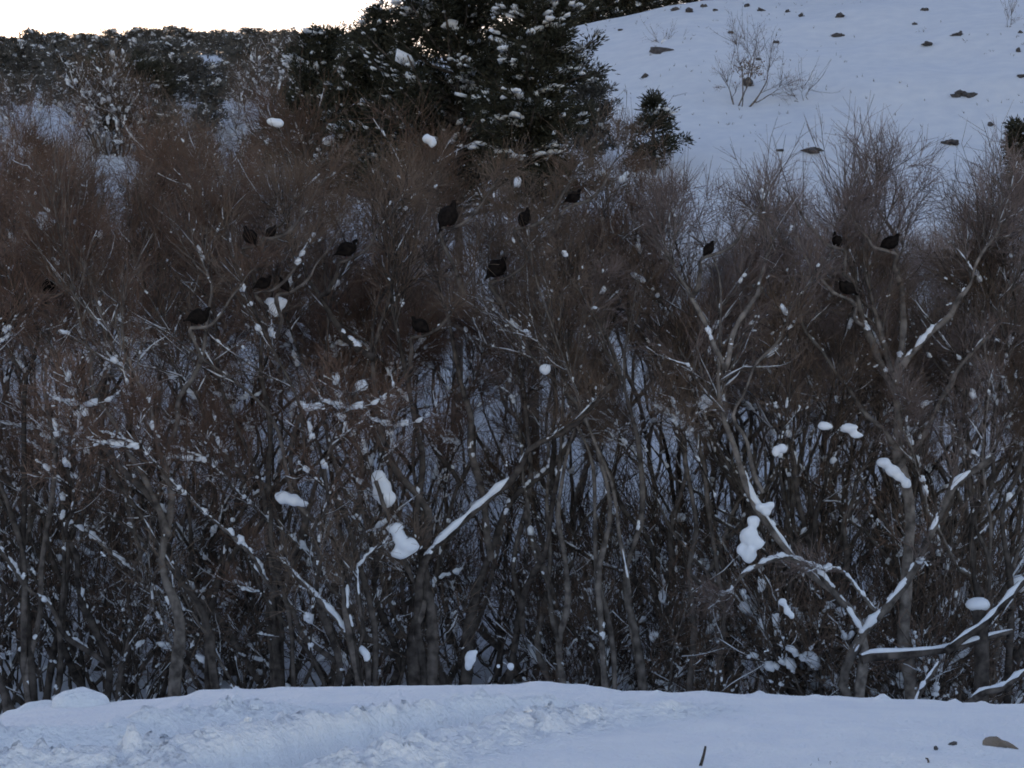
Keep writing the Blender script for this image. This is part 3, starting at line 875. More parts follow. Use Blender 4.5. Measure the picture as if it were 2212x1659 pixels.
limb_thing('fallen_branch', 'fallen branch lying level under a thick strip of snow, forked at right', 'branch', 50.5,
           [([(1860, 1425), (1880, 1419), (1951, 1416), (2038, 1409), (2100, 1396), (2151, 1381), (2200, 1370)], 22, 10),
            ([(2043, 1408), (2090, 1375), (2135, 1347), (2212, 1271), (2260, 1230)], 18, 12)], 0.95)
limb_thing('broken_branch', 'short broken branch slanting out of the bank below the level fallen branch', 'branch', 50.0,
           [([(1975, 1530), (1994, 1493), (2038, 1440)], 14, 9)], 0.9)
limb_thing('fallen_branch', 'curved snow-covered branch lying at the bottom right behind the bank crest', 'branch', 50.0,
           [([(2090, 1525), (2120, 1500), (2170, 1490), (2212, 1465), (2260, 1440)], 18, 12)], 0.9)
# stump with its white cap
Yb = 51.0
b = P(2113, 1500, Yb); gz = float(H(b[0], b[1]))
st = empty('stump', (b[0], b[1], gz)); tag(st, 'reddish broken stump topped by a rounded cap of snow', 'stump')
S = A([[[0, 0, -0.2], [0.09, 0.05, (P(0, 1400, Yb)[2] - gz)], [0.0, 0, P(0, 1312, Yb)[2] - gz]]])
V, Q = tubes(resample(S[0], 8)[None], np.linspace(0.19, 0.15, 8)[None], 10)
obj('trunk', mesh('trunk', V, Q, mats=[M_BARK_D]), st)
c = A([[0, 0, P(0, 1306, Yb)[2] - gz]])
V, Q, T = blobs(c, A([[1.0, 0, 0]]), A([0.26]), A([0.22]), A([0.15]), 0.06, True)
obj('snow_cap', mesh('snow_cap', V, Q, T, [M_CLUMP]), st)

# ------------------------------------------------------------------ large clumps of snow on the branches
CLUMPS = [
    ('teardrop clump of snow hanging on the grey forked tree', 52.0, [(818, 1035, 16, 22), (826, 1060, 22, 26), (838, 1078, 20, 18)]),
    ('lumpy figure-shaped clump of snow low in the fork of the grey tree', 51.6, [(855, 1143, 17, 14), (862, 1160, 15, 14), (880, 1180, 28, 20), (866, 1196, 22, 12), (840, 1140, 9, 6)]),
    ('flat pillow of snow on a thin branch end left of the teardrop clump', 51.6, [(612, 1075, 18, 15), (632, 1080, 20, 14), (655, 1088, 14, 8)]),
    ('tall stacked clump of snow shaped like a snowman under the arched tree', 51.0, [(1626, 1126, 14, 14), (1618, 1158, 22, 20), (1632, 1172, 18, 16), (1618, 1198, 18, 18), (1600, 1188, 10, 12)]),
    ('knobbly clump of snow just above the snowman-like one', 51.4, [(1645, 1096, 16, 10), (1664, 1092, 12, 10), (1655, 1106, 12, 9)]),
    ('curved boomerang of snow on a twig above the flat pillow', 52.3, [(648, 872, 14, 7), (668, 880, 18, 9), (686, 876, 12, 8)]),
    ('round ball of snow caught left of the grey forked tree', 52.0, [(780, 833, 15, 14)]),
    ('round ball of snow in the slim dark tree', 53.0, [(1178, 797, 14, 12)]),
    ('ragged lump of snow on the dense reddish crown at far left', 53.0, [(90, 470, 15, 14), (104, 480, 16, 12), (96, 488, 12, 9)]),
    ('dome of snow in twigs below the pair of dark birds', 53.0, [(585, 658, 16, 16), (603, 655, 16, 14), (596, 672, 14, 12)]),
    ('slab of snow on the trunk of the fan-crowned tree', 52.6, [(1910, 1000, 18, 12), (1928, 1016, 18, 14), (1944, 1030, 14, 10), (1958, 1044, 12, 12)]),
    ('small ball of snow right of the leaning white-lined trunk', 52.0, [(1690, 968, 13, 11), (1676, 975, 9, 12)]),
    ('small cap of snow on the reddish crown under the left conifer', 56.0, [(588, 262, 14, 9), (602, 266, 12, 10)]),
    ('small tuft of snow standing alone below the big conifer', 54.0, [(1118, 393, 9, 12)]),
    ('hanging drip of snow behind the crest, low by the leaning grey stems', 51.0, [(1016, 1420, 13, 16), (1012, 1438, 9, 12), (1026, 1408, 8, 6)]),
    ('white snow pocket between two stems of the arched tree', 53.5, [(1526, 865, 16, 14), (1518, 874, 12, 10)]),
    ('lump of snow on the pine-like boughs under the fan-crowned tree', 52.3, [(1782, 920, 18, 10), (1834, 925, 20, 11), (1850, 940, 14, 8)]),
    ('curl of snow hanging under the arched bough', 50.9, [(1690, 1300, 10, 9), (1700, 1318, 8, 12), (1710, 1330, 8, 9)]),
    ('pale snow lump in the brown crown right of the teardrop, high up', 55.0, [(922, 300, 11, 11), (934, 306, 10, 12)]),
    ('pair of tiny snowballs just above the bank crest', 50.5, [(1077, 1440, 6, 6), (1103, 1440, 9, 9)]),
]
reseed(701)
for lab, Y, parts in CLUMPS:
    C = A([P(x, y, Y) for x, y, w, h in parts])
    s = Y / F
    w = A([p[2] for p in parts]) * s; hgt = A([p[3] for p in parts]) * s
    m = 5
    dirs = norm(rng.normal(0, 1, (len(C) * m, 3)) * A([1, 1, 0.9]))
    Ce = np.repeat(C, m, 0) + dirs * np.stack([np.repeat(w, m), np.repeat(np.minimum(w, hgt), m), np.repeat(hgt, m)], -1) * 0.60
    f = rng.uniform(0.35, 0.62, len(Ce))
    C = np.concatenate([C, Ce]); w = np.concatenate([w * 0.98, np.repeat(w, m) * f]); hgt = np.concatenate([hgt * 0.98, np.repeat(hgt, m) * f])
    o = C.mean(0)
    V, Q, T = blobs(C, np.tile(A([1.0, 0, 0]), (len(C), 1)), w, np.minimum(w, hgt) * 0.95, hgt, 0.10, True)
    so = obj('snow_clump', mesh('snow_clump', V - o, Q, T, [M_CLUMP]), loc=o)
    rm = so.modifiers.new('remesh', 'REMESH'); rm.mode = 'VOXEL'; rm.voxel_size = 0.032; rm.use_smooth_shade = True
    sm = so.modifiers.new('smooth', 'SMOOTH'); sm.iterations = 5; sm.factor = 0.6
    tag(so, lab, 'snow clump', 'clumps of snow caught in the branches')

# ------------------------------------------------------------------ conifers
def conifer(height, width, nl=90, shape='cone', needle=M_NEEDLE, snow=0.3, leaf=0.20, dens=26, trunk_r=0.16, bare=0.08, ssize=(0.05, 0.24), bough=0.10):
    hz = bare + (1 - bare) * rng.uniform(0, 1, nl) ** 0.9
    if shape == 'cone':
        prof = (1 - hz) ** 0.8 * 1.0 + 0.06
    else:
        prof = np.sqrt(np.clip(1 - ((hz - 0.42) / 0.6) ** 2, 0.02, 1))
    az = rng.uniform(0, 2 * math.pi, nl)
    lobe = 1 + 0.55 * fbm(az * 1.3 + 9, hz * height * 0.9, int(nl), 2)
    Ll = width * prof * rng.uniform(0.55, 1.15, nl) * lobe
    p = np.stack([0 * hz, 0 * hz, hz * height], -1)
    d = norm(np.stack([np.cos(az), np.sin(az), (rng.uniform(-0.15, 0.35, nl) + 0.5 * hz) if shape != 'cone' else (rng.uniform(-0.35, 0.15, nl) + 0.45 * hz)], -1))
    B = grow(p, d, Ll, 6, 0.08, 0.04)
    R = (0.012 + 0.018 * Ll)[:, None] * np.linspace(1, 0.3, 6)[None]
    # foliage sprays
    nc = np.maximum((Ll / 0.22).astype(int), 3)
    idx = np.repeat(np.arange(nl), nc); t = rng.uniform(0.22, 1.0, len(idx))
    c, tg = sample(B, idx, t)
    c = c + rng.normal(0, 1, c.shape) * A([0.16, 0.16, 0.09]) * (0.5 + 0.09 * width)
    n = len(c)
    ci = np.repeat(np.arange(n), dens)
    o = rng.normal(0, 1, (n * dens, 3)) * A([0.13, 0.13, 0.10])
    base = c[ci] + o
    dr = norm(o + tg[ci] * 0.14 + A([0, 0, 0.05]))
    sd = norm(np.cross(dr, rng.normal(0, 1, dr.shape)))
    ln = leaf * rng.uniform(0.6, 1.4, len(ci)); wd = ln * 0.115
    a_ = base - sd * (wd * 0.4)[:, None]; b_ = base + sd * (wd * 0.4)[:, None]
    m1 = base + dr * (ln * 0.55)[:, None] + sd * wd[:, None]; tip = base + dr * ln[:, None]; m2 = base + dr * (ln * 0.55)[:, None] - sd * wd[:, None]
    VV = np.stack([base, m1, tip, m2], 1).reshape(-1, 3)
    QQ = (np.arange(len(ci))[:, None] * 4 + np.arange(4)[None])
    # snow pads
    sel = rng.uniform(0, 1, n) < snow * 0.9 * (0.35 + 0.9 * t)
    cs = c[sel]; k = len(cs)
    big = sstep(0.05, 0.45, fbm(cs[:, 0] * 1.1 + 5, cs[:, 2] * 1.1 + cs[:, 1] * 0.7, int(nl) + 3, 2))
    s = ssize[0] + (ssize[1] - ssize[0]) * rng.uniform(0, 1, k) ** 3 * (0.6 + 1.2 * big)
    SV, SQ, ST = blobs(cs + A([0, 0, 0.10]), norm(tg[sel] * A([1, 1, 0.4])), s * rng.uniform(0.9, 1.7, k), s * rng.uniform(.8, 1.2, k), s * rng.uniform(.35, .7, k), 0.24)
    nb = rng.uniform(0, 1, nl) < bough                 # boughs loaded along their length
    bi = np.repeat(np.where(nb)[0], 16)
    if len(bi):
        bt = rng.uniform(0.45, 1.0, len(bi)); cb, tb = sample(B, bi, bt)
        sb_ = rng.uniform(0.06, 0.19, len(bi)) * min(1.0, 0.35 + width * 0.25)
        cb = cb + rng.normal(0, 1, cb.shape) * A([0.22, 0.22, 0.05]) * min(1.0, 0.3 + width * 0.25) + A([0, 0, 0.13])
        v2, q2, t2 = blobs(cb, norm(tb * A([1, 1, 0.5])), sb_ * rng.uniform(1, 1.8, len(bi)), sb_, sb_ * 0.42, 0.3)
        SV, SQ, ST = np.concatenate([SV, v2]), np.concatenate([SQ, q2 + len(SV)]), np.concatenate([ST, t2 + len(SV)])
    tr = A([[[0, 0, -0.4], [0.05 * width * rng.normal(0, .5), 0, height * 0.4], [0, 0, height * 0.98]]])
    TV, TQ = tubes(resample(tr[0], 10)[None], np.linspace(trunk_r, 0.02, 10)[None], 8)
    return dict(trunk=(TV, TQ), limbs=tubes(B, R, 4), crown=(VV, QQ), snow=(SV, SQ, ST), needle=needle)

def put_conifer(name, c, loc, label, group=None, cat='conifer'):
    root = empty(name, loc); tag(root, label, cat, group)
    obj('trunk', mesh('trunk', *c['trunk'], mats=[M_BARK_D]), root)
    tag(obj('limbs', mesh('limbs', *c['limbs'], mats=[M_BARK_D]), root), kind='stuff')
    tag(obj('crown', mesh('crown', *c['crown'], mats=[c['needle']], smooth=False), root), kind='stuff')
    V, Q, T = c['snow']
    if len(V): tag(obj('snow', mesh('snow', V, Q, T, [M_CLUMP]), root), kind='stuff')
    return root

def conifer_at(vx, vtop, Y, vw, label, name='pine_tree', vbase=None, **kw):
    """stands on the ground at distance Y, its top at plan height vtop, half-width vw plan units"""
    x = (vx - CX) / F * Y
    z = float(H(x, Y))
    h = EYE + (CY - vtop) / F * Y - z
    return put_conifer(name, conifer(h, vw / F * Y, **kw), (x, Y, z), label)

def conifer_on(vx, vbase, vtop, vw, label, name='pine_tree', **kw):
    p = hit(vx, vbase); Y = p[1]
    h = EYE + (CY - vtop) / F * Y - p[2]
    return put_conifer(name, conifer(h, vw / F * Y, **kw), tuple(p), label)

reseed(801)
conifer_at(1150, -190, 84, 168, 'tall dark snow-patched pine rising past the top, beside the open snowy hill', nl=300, snow=0.24, dens=36, trunk_r=0.26, bare=0.46, shape='dome', leaf=0.18)
conifer_at(985, -150, 88, 235, 'broad dark snow-patched pine left of the tallest one', nl=300, snow=0.36, dens=36, trunk_r=0.24, bare=0.44, shape='dome', leaf=0.18)
conifer_at(830, 38, 91, 165, 'rounded dark pine with snow pads against the white sky', nl=220, snow=0.36, dens=38, bare=0.55, shape='dome', leaf=0.18)
conifer_at(690, 78, 95, 140, 'short rounded pine at the left end of the dark pine group', nl=190, snow=0.40, dens=38, bare=0.6, shape='dome', leaf=0.18)
conifer_on(1020, 350, 190, 100, 'low spruce with layered snowy boughs under the tall pines', name='spruce_tree', nl=90, snow=0.5, dens=34, bare=0.08, shape='dome', ssize=(0.08, 0.3), leaf=0.2)
conifer_on(1278, 360, 172, 62, 'small rounded juniper right beside the tallest pine', name='juniper_tree', nl=80, needle=M_NEEDLE2, snow=0.15, shape='dome', bare=0.1, dens=34, leaf=0.2)
conifer_on(1412, 380, 212, 85, 'small spiky young pine standing alone before the snowy hill', nl=46, snow=0.2, shape='cone', bare=0.03, dens=34, leaf=0.22)
conifer_on(2196, 440, 270, 22, 'narrow dark young pine at the right end of the snowy hill', nl=50, snow=0.05, shape='cone', bare=0.03, dens=36, leaf=0.2)
conifer_on(275, 300, 150, 100, 'dark rounded juniper above the reddish crowns at left', name='juniper_tree', nl=110, needle=M_NEEDLE, snow=0.2, shape='dome', bare=0.05, dens=36, leaf=0.2)

for n, (vx, Y, vt, vw) in enumerate([(150, 125, 120, 60), (400, 128, 125, 45), (40, 130, 110, 60), (540, 132, 95, 45), (610, 118, 110, 50), (330, 140, 90, 40)]):
    conifer_on(vx, vt + 95, vt, vw, 'rounded juniper with snow pads on the near left slope, %s' % ['above the reddish crowns', 'right of the dark one', 'at the far left', 'amid the snow-laden shrubs', 'next to the short pine', 'just behind the dark one'][n],
               name='juniper_tree', nl=70, needle=M_NEEDLE2, snow=0.35, shape='dome', bare=0.0, dens=26, leaf=0.26)

# pines on the crest of the hill, and snow-laden brush left of the pines
CREST = [(v, 156 + 6 * rng.uniform(), 'p') for v in (1225, 1255, 1285, 1320, 1355, 1390, 1425, 1460, 1505, 1560, 1690, 1725, 1760, 1800, 1860, 1960, 2000, 2060, 2150)]
reseed(901)
cp = [conifer(6.0, 2.2, nl=70, snow=0.25, dens=22, shape='dome', bare=0.05, leaf=0.26) for _ in range(2)]
first = [None, None]
for n, (vx, Y, _) in enumerate(CREST):
    x = (vx - CX) / F * Y; z = float(H(x, Y)) - 0.1; k = n % 2
    if first[k] is None:
        first[k] = put_conifer('pine_tree', cp[k], (x, Y, z), 'dark pine growing on the crest of the snowy hill', 'pines on the crest of the hill')
    else:
        copy_tree(first[k], (x, Y, z), rng.uniform(0, 6), rng.uniform(0.8, 1.15))

# snow-laden brush on the left slope
sb = []
reseed(1001)
for k in range(2):
    st, rd = generic_stems(8, (3.0, 4.6), 30)
    rd = [[v * 0.5 for v in r[:-1]] + [0.01] for r in rd]
    sb.append(bare_tree(st, rd, n1=6, n2=6, n3=4, tw=M_TWIG_B, bark=M_BARK_D, snow=(110, 330), t1=0.2, l1=0.35, twl=(0.3, 0.7), smax=0.17, dust=1.0))
sbp = [None, None]
for n in range(16):
    Y = rng.uniform(104, 140); vx = rng.uniform(330, 660) if n > 5 else rng.uniform(-40, 330)
    x = (vx - CX) / F * Y; z = float(H(x, Y)) - 0.1; k = n % 2; rz = rng.uniform(0, 6); sc = rng.uniform(0.8, 1.3)
    if sbp[k] is None:
        r = put_tree('snowy_shrub', sb[k], (0, 0, 0), 'bare shrub loaded with snow on the slope left of the pines', 'shrub', 'snow-laden shrubs on the left slope')
        r.location = (x, Y, z); r.rotation_euler = (0, 0, rz); r.scale = (sc,) * 3; sbp[k] = r
    else:
        copy_tree(sbp[k], (x, Y, z), rz, sc)

for vx, Y, sc in ((1865, 55.5, 1.35), (1925, 56.5, 1.5), (1340, 57, 1.1), (1620, 56, 1.0), (2060, 55.5, 1.2)):
    x = (vx - CX) / F * Y
    r = copy_tree(sbp[int(vx) % 2], (x, Y, float(H(x, Y)) - 0.1), rng.uniform(0, 6), sc)
    r['label'] = 'tall bare shrub loaded with snow among the stems, near %s' % landmark(vx); r['group'] = 'snow-laden shrubs among the stems'

# far juniper woodland on the ridge
def small_juniper():
    c = conifer(3.6, 1.7, nl=34, shape='dome', needle=M_NEEDLE2, snow=0.30, dens=16, leaf=0.34, bare=0.05, ssize=(0.10, 0.32))
    V, Q, T, mi = join([(*c['trunk'], None, 0), (*c['crown'], None, 1), (*c['snow'], 2)])
    return mesh('juniper_tree', V, Q, T, [M_BARK_D, M_NEEDLE2, M_CLUMP], mi)
reseed(1101)
JM = [small_juniper() for _ in range(4)]
cnt = 0
for n in range(330):
    if n < 100:
        vx = -410 + 1260 * (n + rng.uniform(-0.3, 0.3)) / 100; Y = rng.uniform(436, 452)
    elif n > 270:
        vx = rng.uniform(-420, 640); Y = rng.uniform(112, 170)
    else:
        vx = rng.uniform(-420, 900)
        Y = 170 + 270 * rng.uniform(0, 1) ** 0.7
        if fbm(A([vx / 90.0]), A([Y / 40.0]), 77, 2)[0] < -0.02: continue
    x = (vx - CX) / F * Y
    o = obj('juniper_tree', JM[n % 4], loc=(x, Y, float(H(x, Y)) - 0.1))
    s = rng.uniform(0.8, 1.35) if n <= 270 else rng.uniform(0.45, 0.75)
    o.rotation_euler = (0, 0, rng.uniform(0, 6)); o.scale = (s * 1.1, s * 1.1, s)
    tag(o, 'small juniper of the far wood on the ridge under the sky' if n < 100 else 'small snow-dusted juniper on the far slope below the ridge', 'juniper', 'junipers of the far ridge' if n < 100 else 'junipers of the far slope')

# ------------------------------------------------------------------ hillside: rocks, shrub, twigs, grass
ROCKS = [(1425, 112, 58, 20), (1393, 168, 20, 12), (1815, 80, 28, 12), (1812, 37, 26, 10), (1578, 73, 16, 9), (1677, 94, 16, 9), (1640, 131, 15, 9),
         (2070, 77, 30, 13), (2005, 97, 32, 9), (2068, 210, 40, 14), (2096, 208, 34, 16), (2140, 273, 22, 11), (2055, 312, 44, 15), (1757, 326, 56, 14),
         (1455, 24, 20, 11), (1490, 27, 26, 12), (1545, 24, 14, 9), (1520, 16, 18, 9), (1612, 15, 16, 12), (1643, 24, 18, 12), (1700, 27, 14, 9),
         (1733, 36, 14, 9), (1685, 327, 16, 7), (2200, 112, 16, 14), (2206, 165, 26, 9), (2203, 72, 14, 9), (1978, 54, 12, 8), (1614, 186, 34, 17), (1340, 66, 14, 7), (1998, 24, 20, 9)]
def rock_mesh(seed):
    r = np.random.default_rng(seed)
    V = CV.copy()
    k = 1 + 0.55 * fbm(V[:, 0] * 1.9 + seed, V[:, 1] * 1.7 + V[:, 2], seed, 3) * 2
    V = V * k[:, None]
    for _ in range(5):
        nrm = norm(r.normal(0, 1, 3)); dd = V @ nrm
        V = V - np.clip(dd - 0.72, 0, None)[:, None] * nrm
    return mesh('rock', V, CQ, CT, [M_ROCK], smooth=False)
RM = [rock_mesh(s) for s in range(6)]
for n, (vx, vy, w, h) in enumerate(ROCKS):
    p = hit(vx, vy)
    s = p[1] / F
    o = obj('rock', RM[n % 6], loc=(p[0], p[1], p[2] + h * s * 0.02))
    o.scale = (w * s * 0.46, w * s * 0.42, h * s * 0.60); o.rotation_euler = (0.1, 0.12 * math.sin(n), n * 1.3)
    tag(o, 'dark rock poking out of the snow on the open hillside', 'rock', 'rocks poking out of the hillside snow')

def small_shrub(name, label, vx, vy, lines, Yoff=0, leaves=None, n1=4, n2=4, n3=4):
    p = hit(vx, vy); Y = p[1]
    st, rd = [], []
    for pts, w in lines:
        pl = [P(x, y, Y) for x, y in pts]
        pl[0][2] -= 0.15
        for k in range(len(pl)): pl[k][1] += 0.3 * k * rng.uniform(-1, 1)
        st.append(pl); r = SC(w, Y); rd.append([r, r * 0.8, r * 0.5, 0.01])
    rd = [[v * 0.62 for v in r] for r in rd]
    me = bare_tree(st, rd, n1=n1, n2=n2, n3=n3, K0=8, tw=M_TWIG_G, bark=M_BARK_G, snow=(4, 6), t1=0.35, l1=0.3, twl=(0.2, 0.5), r3=0.007)
    root = put_tree(name, me, tuple(p), label, 'shrub')
    if leaves:
        c = P(leaves[0], leaves[1], Y) - p
        n = 260
        ctr = c + rng.normal(0, 1, (n, 3)) * A([leaves[2], leaves[2], leaves[3]]) * Y / F
        d1 = norm(rng.normal(0, 1, (n, 3))); d2 = norm(np.cross(d1, rng.normal(0, 1, (n, 3))))
        s = 0.07
        V = np.stack([ctr, ctr + d1 * s + d2 * s * .5, ctr + d1 * 2 * s, ctr + d1 * s - d2 * s * .5], 1).reshape(-1, 3)
        tag(obj('dead_leaves', mesh('dead_leaves', V, np.arange(n * 4).reshape(-1, 4), mats=[M_DEADLEAF], smooth=False), root), kind='stuff')
    return root
small_shrub('hillside_shrub', 'bare shrub with a tuft of dead leaves alone on the snowy hillside', 1605, 232,
            [([(1605, 236), (1632, 215), (1660, 170), (1668, 105)], 7), ([(1590, 235), (1612, 190), (1628, 140), (1640, 90)], 6), ([(1586, 236), (1582, 215), (1568, 175)], 6),
             ([(1600, 236), (1605, 200), (1600, 140), (1588, 85)], 5), ([(1632, 215), (1670, 200), (1690, 180)], 4), ([(1612, 185), (1620, 130), (1610, 80)], 4)], leaves=(1620, 150, 15, 11))
small_shrub('hillside_twigs', 'low spray of dark twigs in the snow right of the hillside shrub', 1735, 220,
            [([(1735, 224), (1722, 212), (1712, 198)], 3), ([(1740, 224), (1733, 205), (1736, 185)], 3), ([(1752, 222), (1742, 205), (1752, 190)], 3), ([(1735, 222), (1720, 218), (1708, 222)], 3)], n1=2, n2=2, n3=2)
small_shrub('hillside_twigs', 'thin twigs in the snow above the reddish rock at the hill foot', 1435, 90,
            [([(1428, 112), (1424, 95), (1415, 85)], 3), ([(1440, 112), (1438, 92), (1446, 82)], 3), ([(1435, 112), (1460, 105), (1475, 108)], 3)], n1=2, n2=2, n3=2)
small_shrub('hillside_twigs', 'upright reddish twigs in the snow high at the right of the hill', 2178, 60,
            [([(2178, 75), (2176, 55), (2180, 35)], 4), ([(2180, 75), (2184, 55), (2182, 30)], 4)], n1=2, n2=2, n3=2)

reseed(1201)
# sparse dry grass tips through the hillside snow
n = 900
Yg = rng.uniform(92, 150, n); ug = rng.uniform(0.02, 0.26, n); xg = ug * Yg
keep = fbm(xg / 5, Yg / 5, 90, 3) > -0.05
xg, Yg = xg[keep], Yg[keep]; n = len(xg)
b0 = np.stack([xg, Yg, H(xg, Yg) - 0.03], -1)
G = grow(np.repeat(b0, 3, 0), norm(np.repeat(A([[0, 0, 1.0]]), n * 3, 0) + rng.normal(0, 0.5, (n * 3, 3)) * A([1, 1, 0.2])), rng.uniform(0.05, 0.22, n * 3), 3, 0.1, 0)
V, Q = tubes(G, np.full((n * 3, 3), 0.012) * A([1, .8, .3])[None], 3)
tag(obj('dry_grass', mesh('dry_grass', V, Q, mats=[M_GRASS])), 'sparse dry grass tips poking through the hillside snow', 'grass', kind='stuff')

# ------------------------------------------------------------------ birds
def loft(cs, rx, rz, S=14):
    """rings in planes across the x-z spine: centre (x,z), half width rx (y), half height rz"""
    K = len(cs); cs = A(cs, float)
    tg = norm(np.gradient(cs, axis=0))
    nr = np.stack([-tg[:, 1], tg[:, 0]], -1)
    a = np.arange(S) * 2 * math.pi / S
    V = np.zeros((K, S, 3))
    V[:, :, 0] = cs[:, 0, None] + nr[:, 0, None] * np.sin(a)[None] * A(rz)[:, None]
    V[:, :, 2] = cs[:, 1, None] + nr[:, 1, None] * np.sin(a)[None] * A(rz)[:, None]
    V[:, :, 1] = np.cos(a)[None] * A(rx)[:, None]
    k = np.arange(K - 1)[:, None] * S; s = np.arange(S)[None]; s2 = (s + 1) % S
    Q = np.stack([k + s, k + s2, k + S + s2, k + S + s], -1).reshape(-1, 4)
    V = V.reshape(-1, 3)
    n = len(V)
    V = np.concatenate([V, [[cs[0, 0], 0, cs[0, 1]], [cs[-1, 0], 0, cs[-1, 1]]]])
    i = np.arange(S); j = (i + 1) % S
    T = np.concatenate([np.stack([np.full(S, n), j, i], -1), np.stack([np.full(S, n + 1), (K - 1) * S + i, (K - 1) * S + j], -1)])
    return V, Q, T

def bird(foot, size, face, tilt, label, turn):
    """size = apparent length; body one continuous loft from tail tip to bill base"""
    root = empty('bird', foot); tag(root, label, 'bird', 'dark birds roosting in the thicket')
    t = math.radians(tilt)
    L = size
    spine = [(-0.64, -0.04), (-0.54, -0.02), (-0.42, 0.0), (-0.30, 0.02), (-0.12, 0.03), (0.08, 0.03), (0.24, 0.06), (0.34, 0.15), (0.37, 0.25), (0.40, 0.32), (0.46, 0.335), (0.52, 0.32)]
    wy = [0.10, 0.12, 0.12, 0.20, 0.31, 0.34, 0.28, 0.14, 0.095, 0.095, 0.085, 0.03]
    hz = [0.018, 0.03, 0.08, 0.19, 0.31, 0.34, 0.29, 0.15, 0.10, 0.095, 0.08, 0.03]
    c, s = math.cos(t), math.sin(t)
    def rot(x, z):
        return (x * c - z * s, x * s + z * c)
    sp = []
    for i, (x, z) in enumerate(spine):
        if x < 0.2: sp.append(rot(x, z))
        else:                                    # neck and head stay nearly upright whatever the body does
            bx_, bz_ = rot(0.2, 0.05)
            sp.append((bx_ + (x - 0.2) * 0.8 * c + (x - 0.2) * 0.25, bz_ + (z - 0.05) * 0.85 + (x - 0.2) * s * 0.35))
    V, Q, T = loft(sp, wy, hz)
    V[:, 2] += 0.42                              # belly over the feet
    V = V * L * 0.92
    V = V * (1 + 0.05 * rng.normal(0, 1, len(V)).clip(-1.5, 1.5))[:, None] ** 0.6
    V[:, 0] *= face
    if face < 0: Q = Q[:, ::-1]; T = T[:, ::-1]
    obj('body', mesh('body', V, Q, T, [M_FEATHER]), root)
    # bill
    hx, hz_ = sp[-1]
    hx, hz_ = hx * L * 0.92 * face, (hz_ + 0.42) * L * 0.92
    Bk = A([[[hx - 0.02 * L * face, 0, hz_], [hx + 0.05 * L * face, 0, hz_ - 0.005 * L], [hx + 0.09 * L * face, 0, hz_ - 0.03 * L]]])
    V, Q = tubes(Bk, A([[0.032, 0.022, 0.004]]) * L, 6); obj('beak', mesh('beak', V, Q, mats=[M_BEAK]), root)
    for sgn in (-1, 1):
        y = 0.09 * L * sgn
        Lg = A([[[0.0, y, 0.26 * L], [0.02 * L * face, y, 0.12 * L], [0, y, 0.0], [0.05 * L * face, y * 1.1, -0.012]]])
        V, Q = tubes(Lg, A([[0.045, 0.022, 0.018, 0.012]]) * L, 6); obj('leg', mesh('leg', V, Q, mats=[M_SKIN]), root)
        # folded wing lying on the flank
        k = 9; tt = np.linspace(0, 1, k)
        wx = 0.22 - 0.62 * tt; wz = 0.06 - 0.06 * tt
        cx_, cz_ = wx * c - wz * s, wx * s + wz * c + 0.42
        Wp = np.stack([cx_ * face, np.full(k, 0.235 * sgn) * np.sin(0.35 + 2.2 * tt) ** 0.6, cz_], -1)[None] * L * 0.92
        Rw = (0.15 * np.sin(0.25 + 2.75 * tt) ** 0.8)[None] * L * 0.92
        V, Q = tubes(Wp, Rw, 8)
        cy = np.repeat(Wp[0, :, 1], 8); V[:, 1] = cy + (V[:, 1] - cy) * 0.35
        obj('wing', mesh('wing', V, Q, mats=[M_FEATHER]), root)
    root.rotation_euler = (0, 0, turn)
    return root

for (vx, vy, w, face, tilt, lab), (foot, Yb) in zip(BIRDS, BIRD_AT):
    size = w / F * Yb * (1.0 if tilt < 40 else 1.12)
    bird(tuple(foot), size, face, tilt, lab, rng.uniform(-0.5, 0.5))

# ------------------------------------------------------------------ foreground details on the bank
def on_bank(vx, vy):
    ys = np.arange(9.0, 15.6, 0.01); xs = (vx - CX) / F * ys; zs = EYE + (CY - vy) / F * ys
    h = bank_z(xs, ys); m = h > zs
    i = np.argmax(m) if m.any() else len(ys) - 1
    return A([xs[i], ys[i], h[i]])

# rounded snow lump on the crest at left
p = P(175, 1512, 14.75); s = 14.75 / F
V0, Q0, T0 = ball(28, 18)
V = V0 * A([64, 60, 36]) * s * (1 + 0.16 * fbm(V0[:, 0] * 2, V0[:, 1] * 2 + V0[:, 2], 31, 3))[:, None]
V = V + A([0, 0, -11 * s])
tag(obj('snow_mound', mesh('snow_mound', V, Q0, T0, [M_BANK]), loc=p), 'smooth rounded lump of snow on the left crest of the bank', 'snow mound')

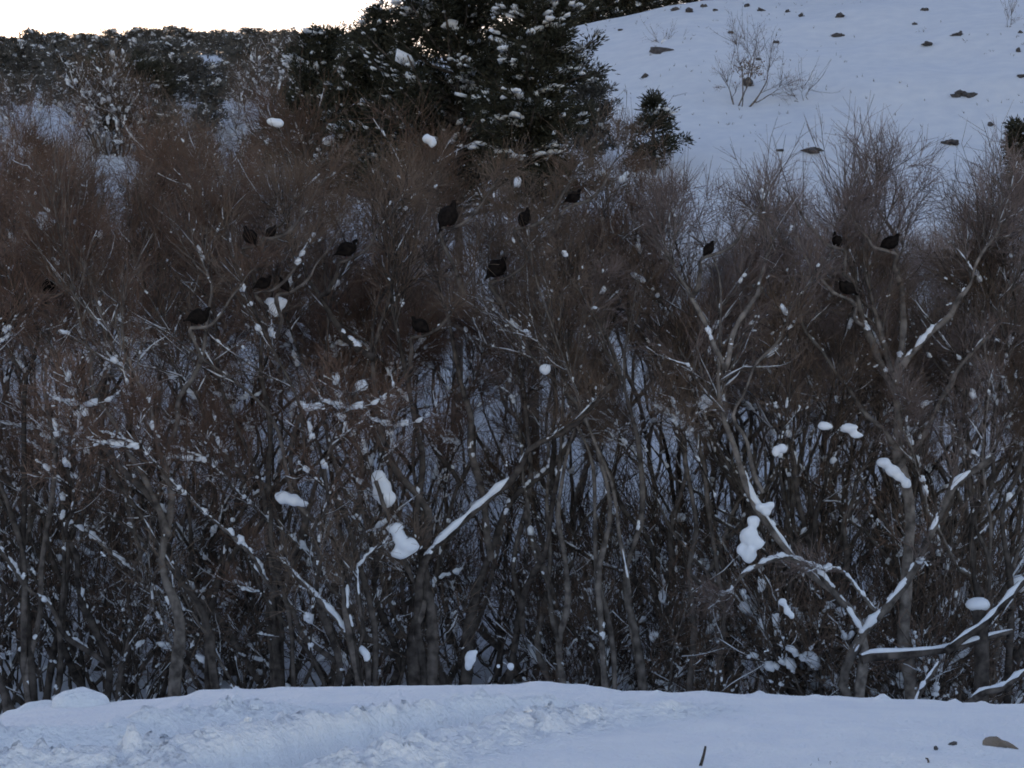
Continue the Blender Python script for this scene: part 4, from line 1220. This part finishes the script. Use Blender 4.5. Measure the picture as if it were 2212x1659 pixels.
# clods of snow beside the track
pts = []
for line in (TRACK_A, TRACK_B):
    w = [bank_pt(v) for v in line]
    for _ in range(90):
        i = rng.integers(0, len(w) - 1); q = w[i] + (w[i + 1] - w[i]) * rng.uniform()
        pts.append(q + rng.normal(0, 0.33, 2))
pts = A(pts); pts = pts[(pts[:, 1] < 13.3) & (pts[:, 1] > 9.5)]
C = np.stack([pts[:, 0], pts[:, 1], bank_z(pts[:, 0], pts[:, 1])], -1)
s = 0.008 + 0.03 * rng.uniform(0, 1, len(C)) ** 3
V, Q, T = blobs(C + A([0, 0, 0.15]) * s[:, None], norm(rng.normal(0, 1, C.shape) * A([1, 1, 0.2])), s * 1.4, s, s * 0.8, 0.22)
tag(obj('snow_clods', mesh('snow_clods', V, Q, T, [M_BANK], smooth=False)), 'small clods of snow scattered along the trampled track', 'snow', kind='stuff')

# sticks
def stick(label, a, b, r, bend=0.01):
    p0 = on_bank(*a); q = P(b[0], b[1], p0[1] + 0.03)
    S = resample([p0 - A([0, 0, 0.05]), (p0 + q) / 2 + A([bend, 0, 0]), q], 8)[None]
    V, Q = tubes(S, np.linspace(r, r * 0.5, 8)[None], 6)
    tag(obj('twig', mesh('twig', V - p0, Q, mats=[M_BARK_D]), loc=p0), label, 'twig')
stick('dark twig sticking up from the smooth snow of the bank', (1506, 1655), (1524, 1612), 0.010)
stick('thin twig at the bottom edge below the two dark specks', (2002, 1650), (2000, 1638), 0.008)
# tan stone, dark stones
p = on_bank(2160, 1612); s = p[1] / F
st = obj('stone', rock_mesh(21), loc=p); st.data.materials.clear(); st.data.materials.append(M_ROCK_T)
st.scale = (38 * s, 30 * s, 17 * s); st.rotation_euler = (0.1, 0.32, 0.4)
tag(st, 'flat tan stone tilted in the snow at the right of the bank', 'stone')
for (vx, vy, w, lab) in [(2022, 1620, 7, 'dark pebble in the snow left of the tan stone'), (2058, 1609, 9, 'dark leaf-like pebble between the other pebble and the tan stone')]:
    p = on_bank(vx, vy); s = p[1] / F
    o = obj('pebble', rock_mesh(int(vx)), loc=p); o.scale = (w * s, w * s, w * s * 0.9)
    tag(o, lab, 'pebble')

# faded grass tuft half drifted over, left of the pebbles
p = on_bank(1770, 1648); n = 26
b0 = p + np.stack([rng.normal(0, 0.05, n), rng.normal(0, 0.10, n), np.full(n, -0.02)], -1)
G = grow(b0, norm(A([[0.1, 0, 1.0]]) + rng.normal(0, 0.45, (n, 3)) * A([1, 1, 0.2])), rng.uniform(0.012, 0.04, n), 4, 0.2, -0.2)
V, Q = tubes(G, np.full((n, 4), 0.0022) * A([1, .8, .6, .3])[None], 3)
tag(obj('grass_tuft', mesh('grass_tuft', V - p, Q, mats=[M_GRASS]), loc=p), 'faint tuft of dry grass tips drifted over on the smooth bank', 'grass', kind='stuff')
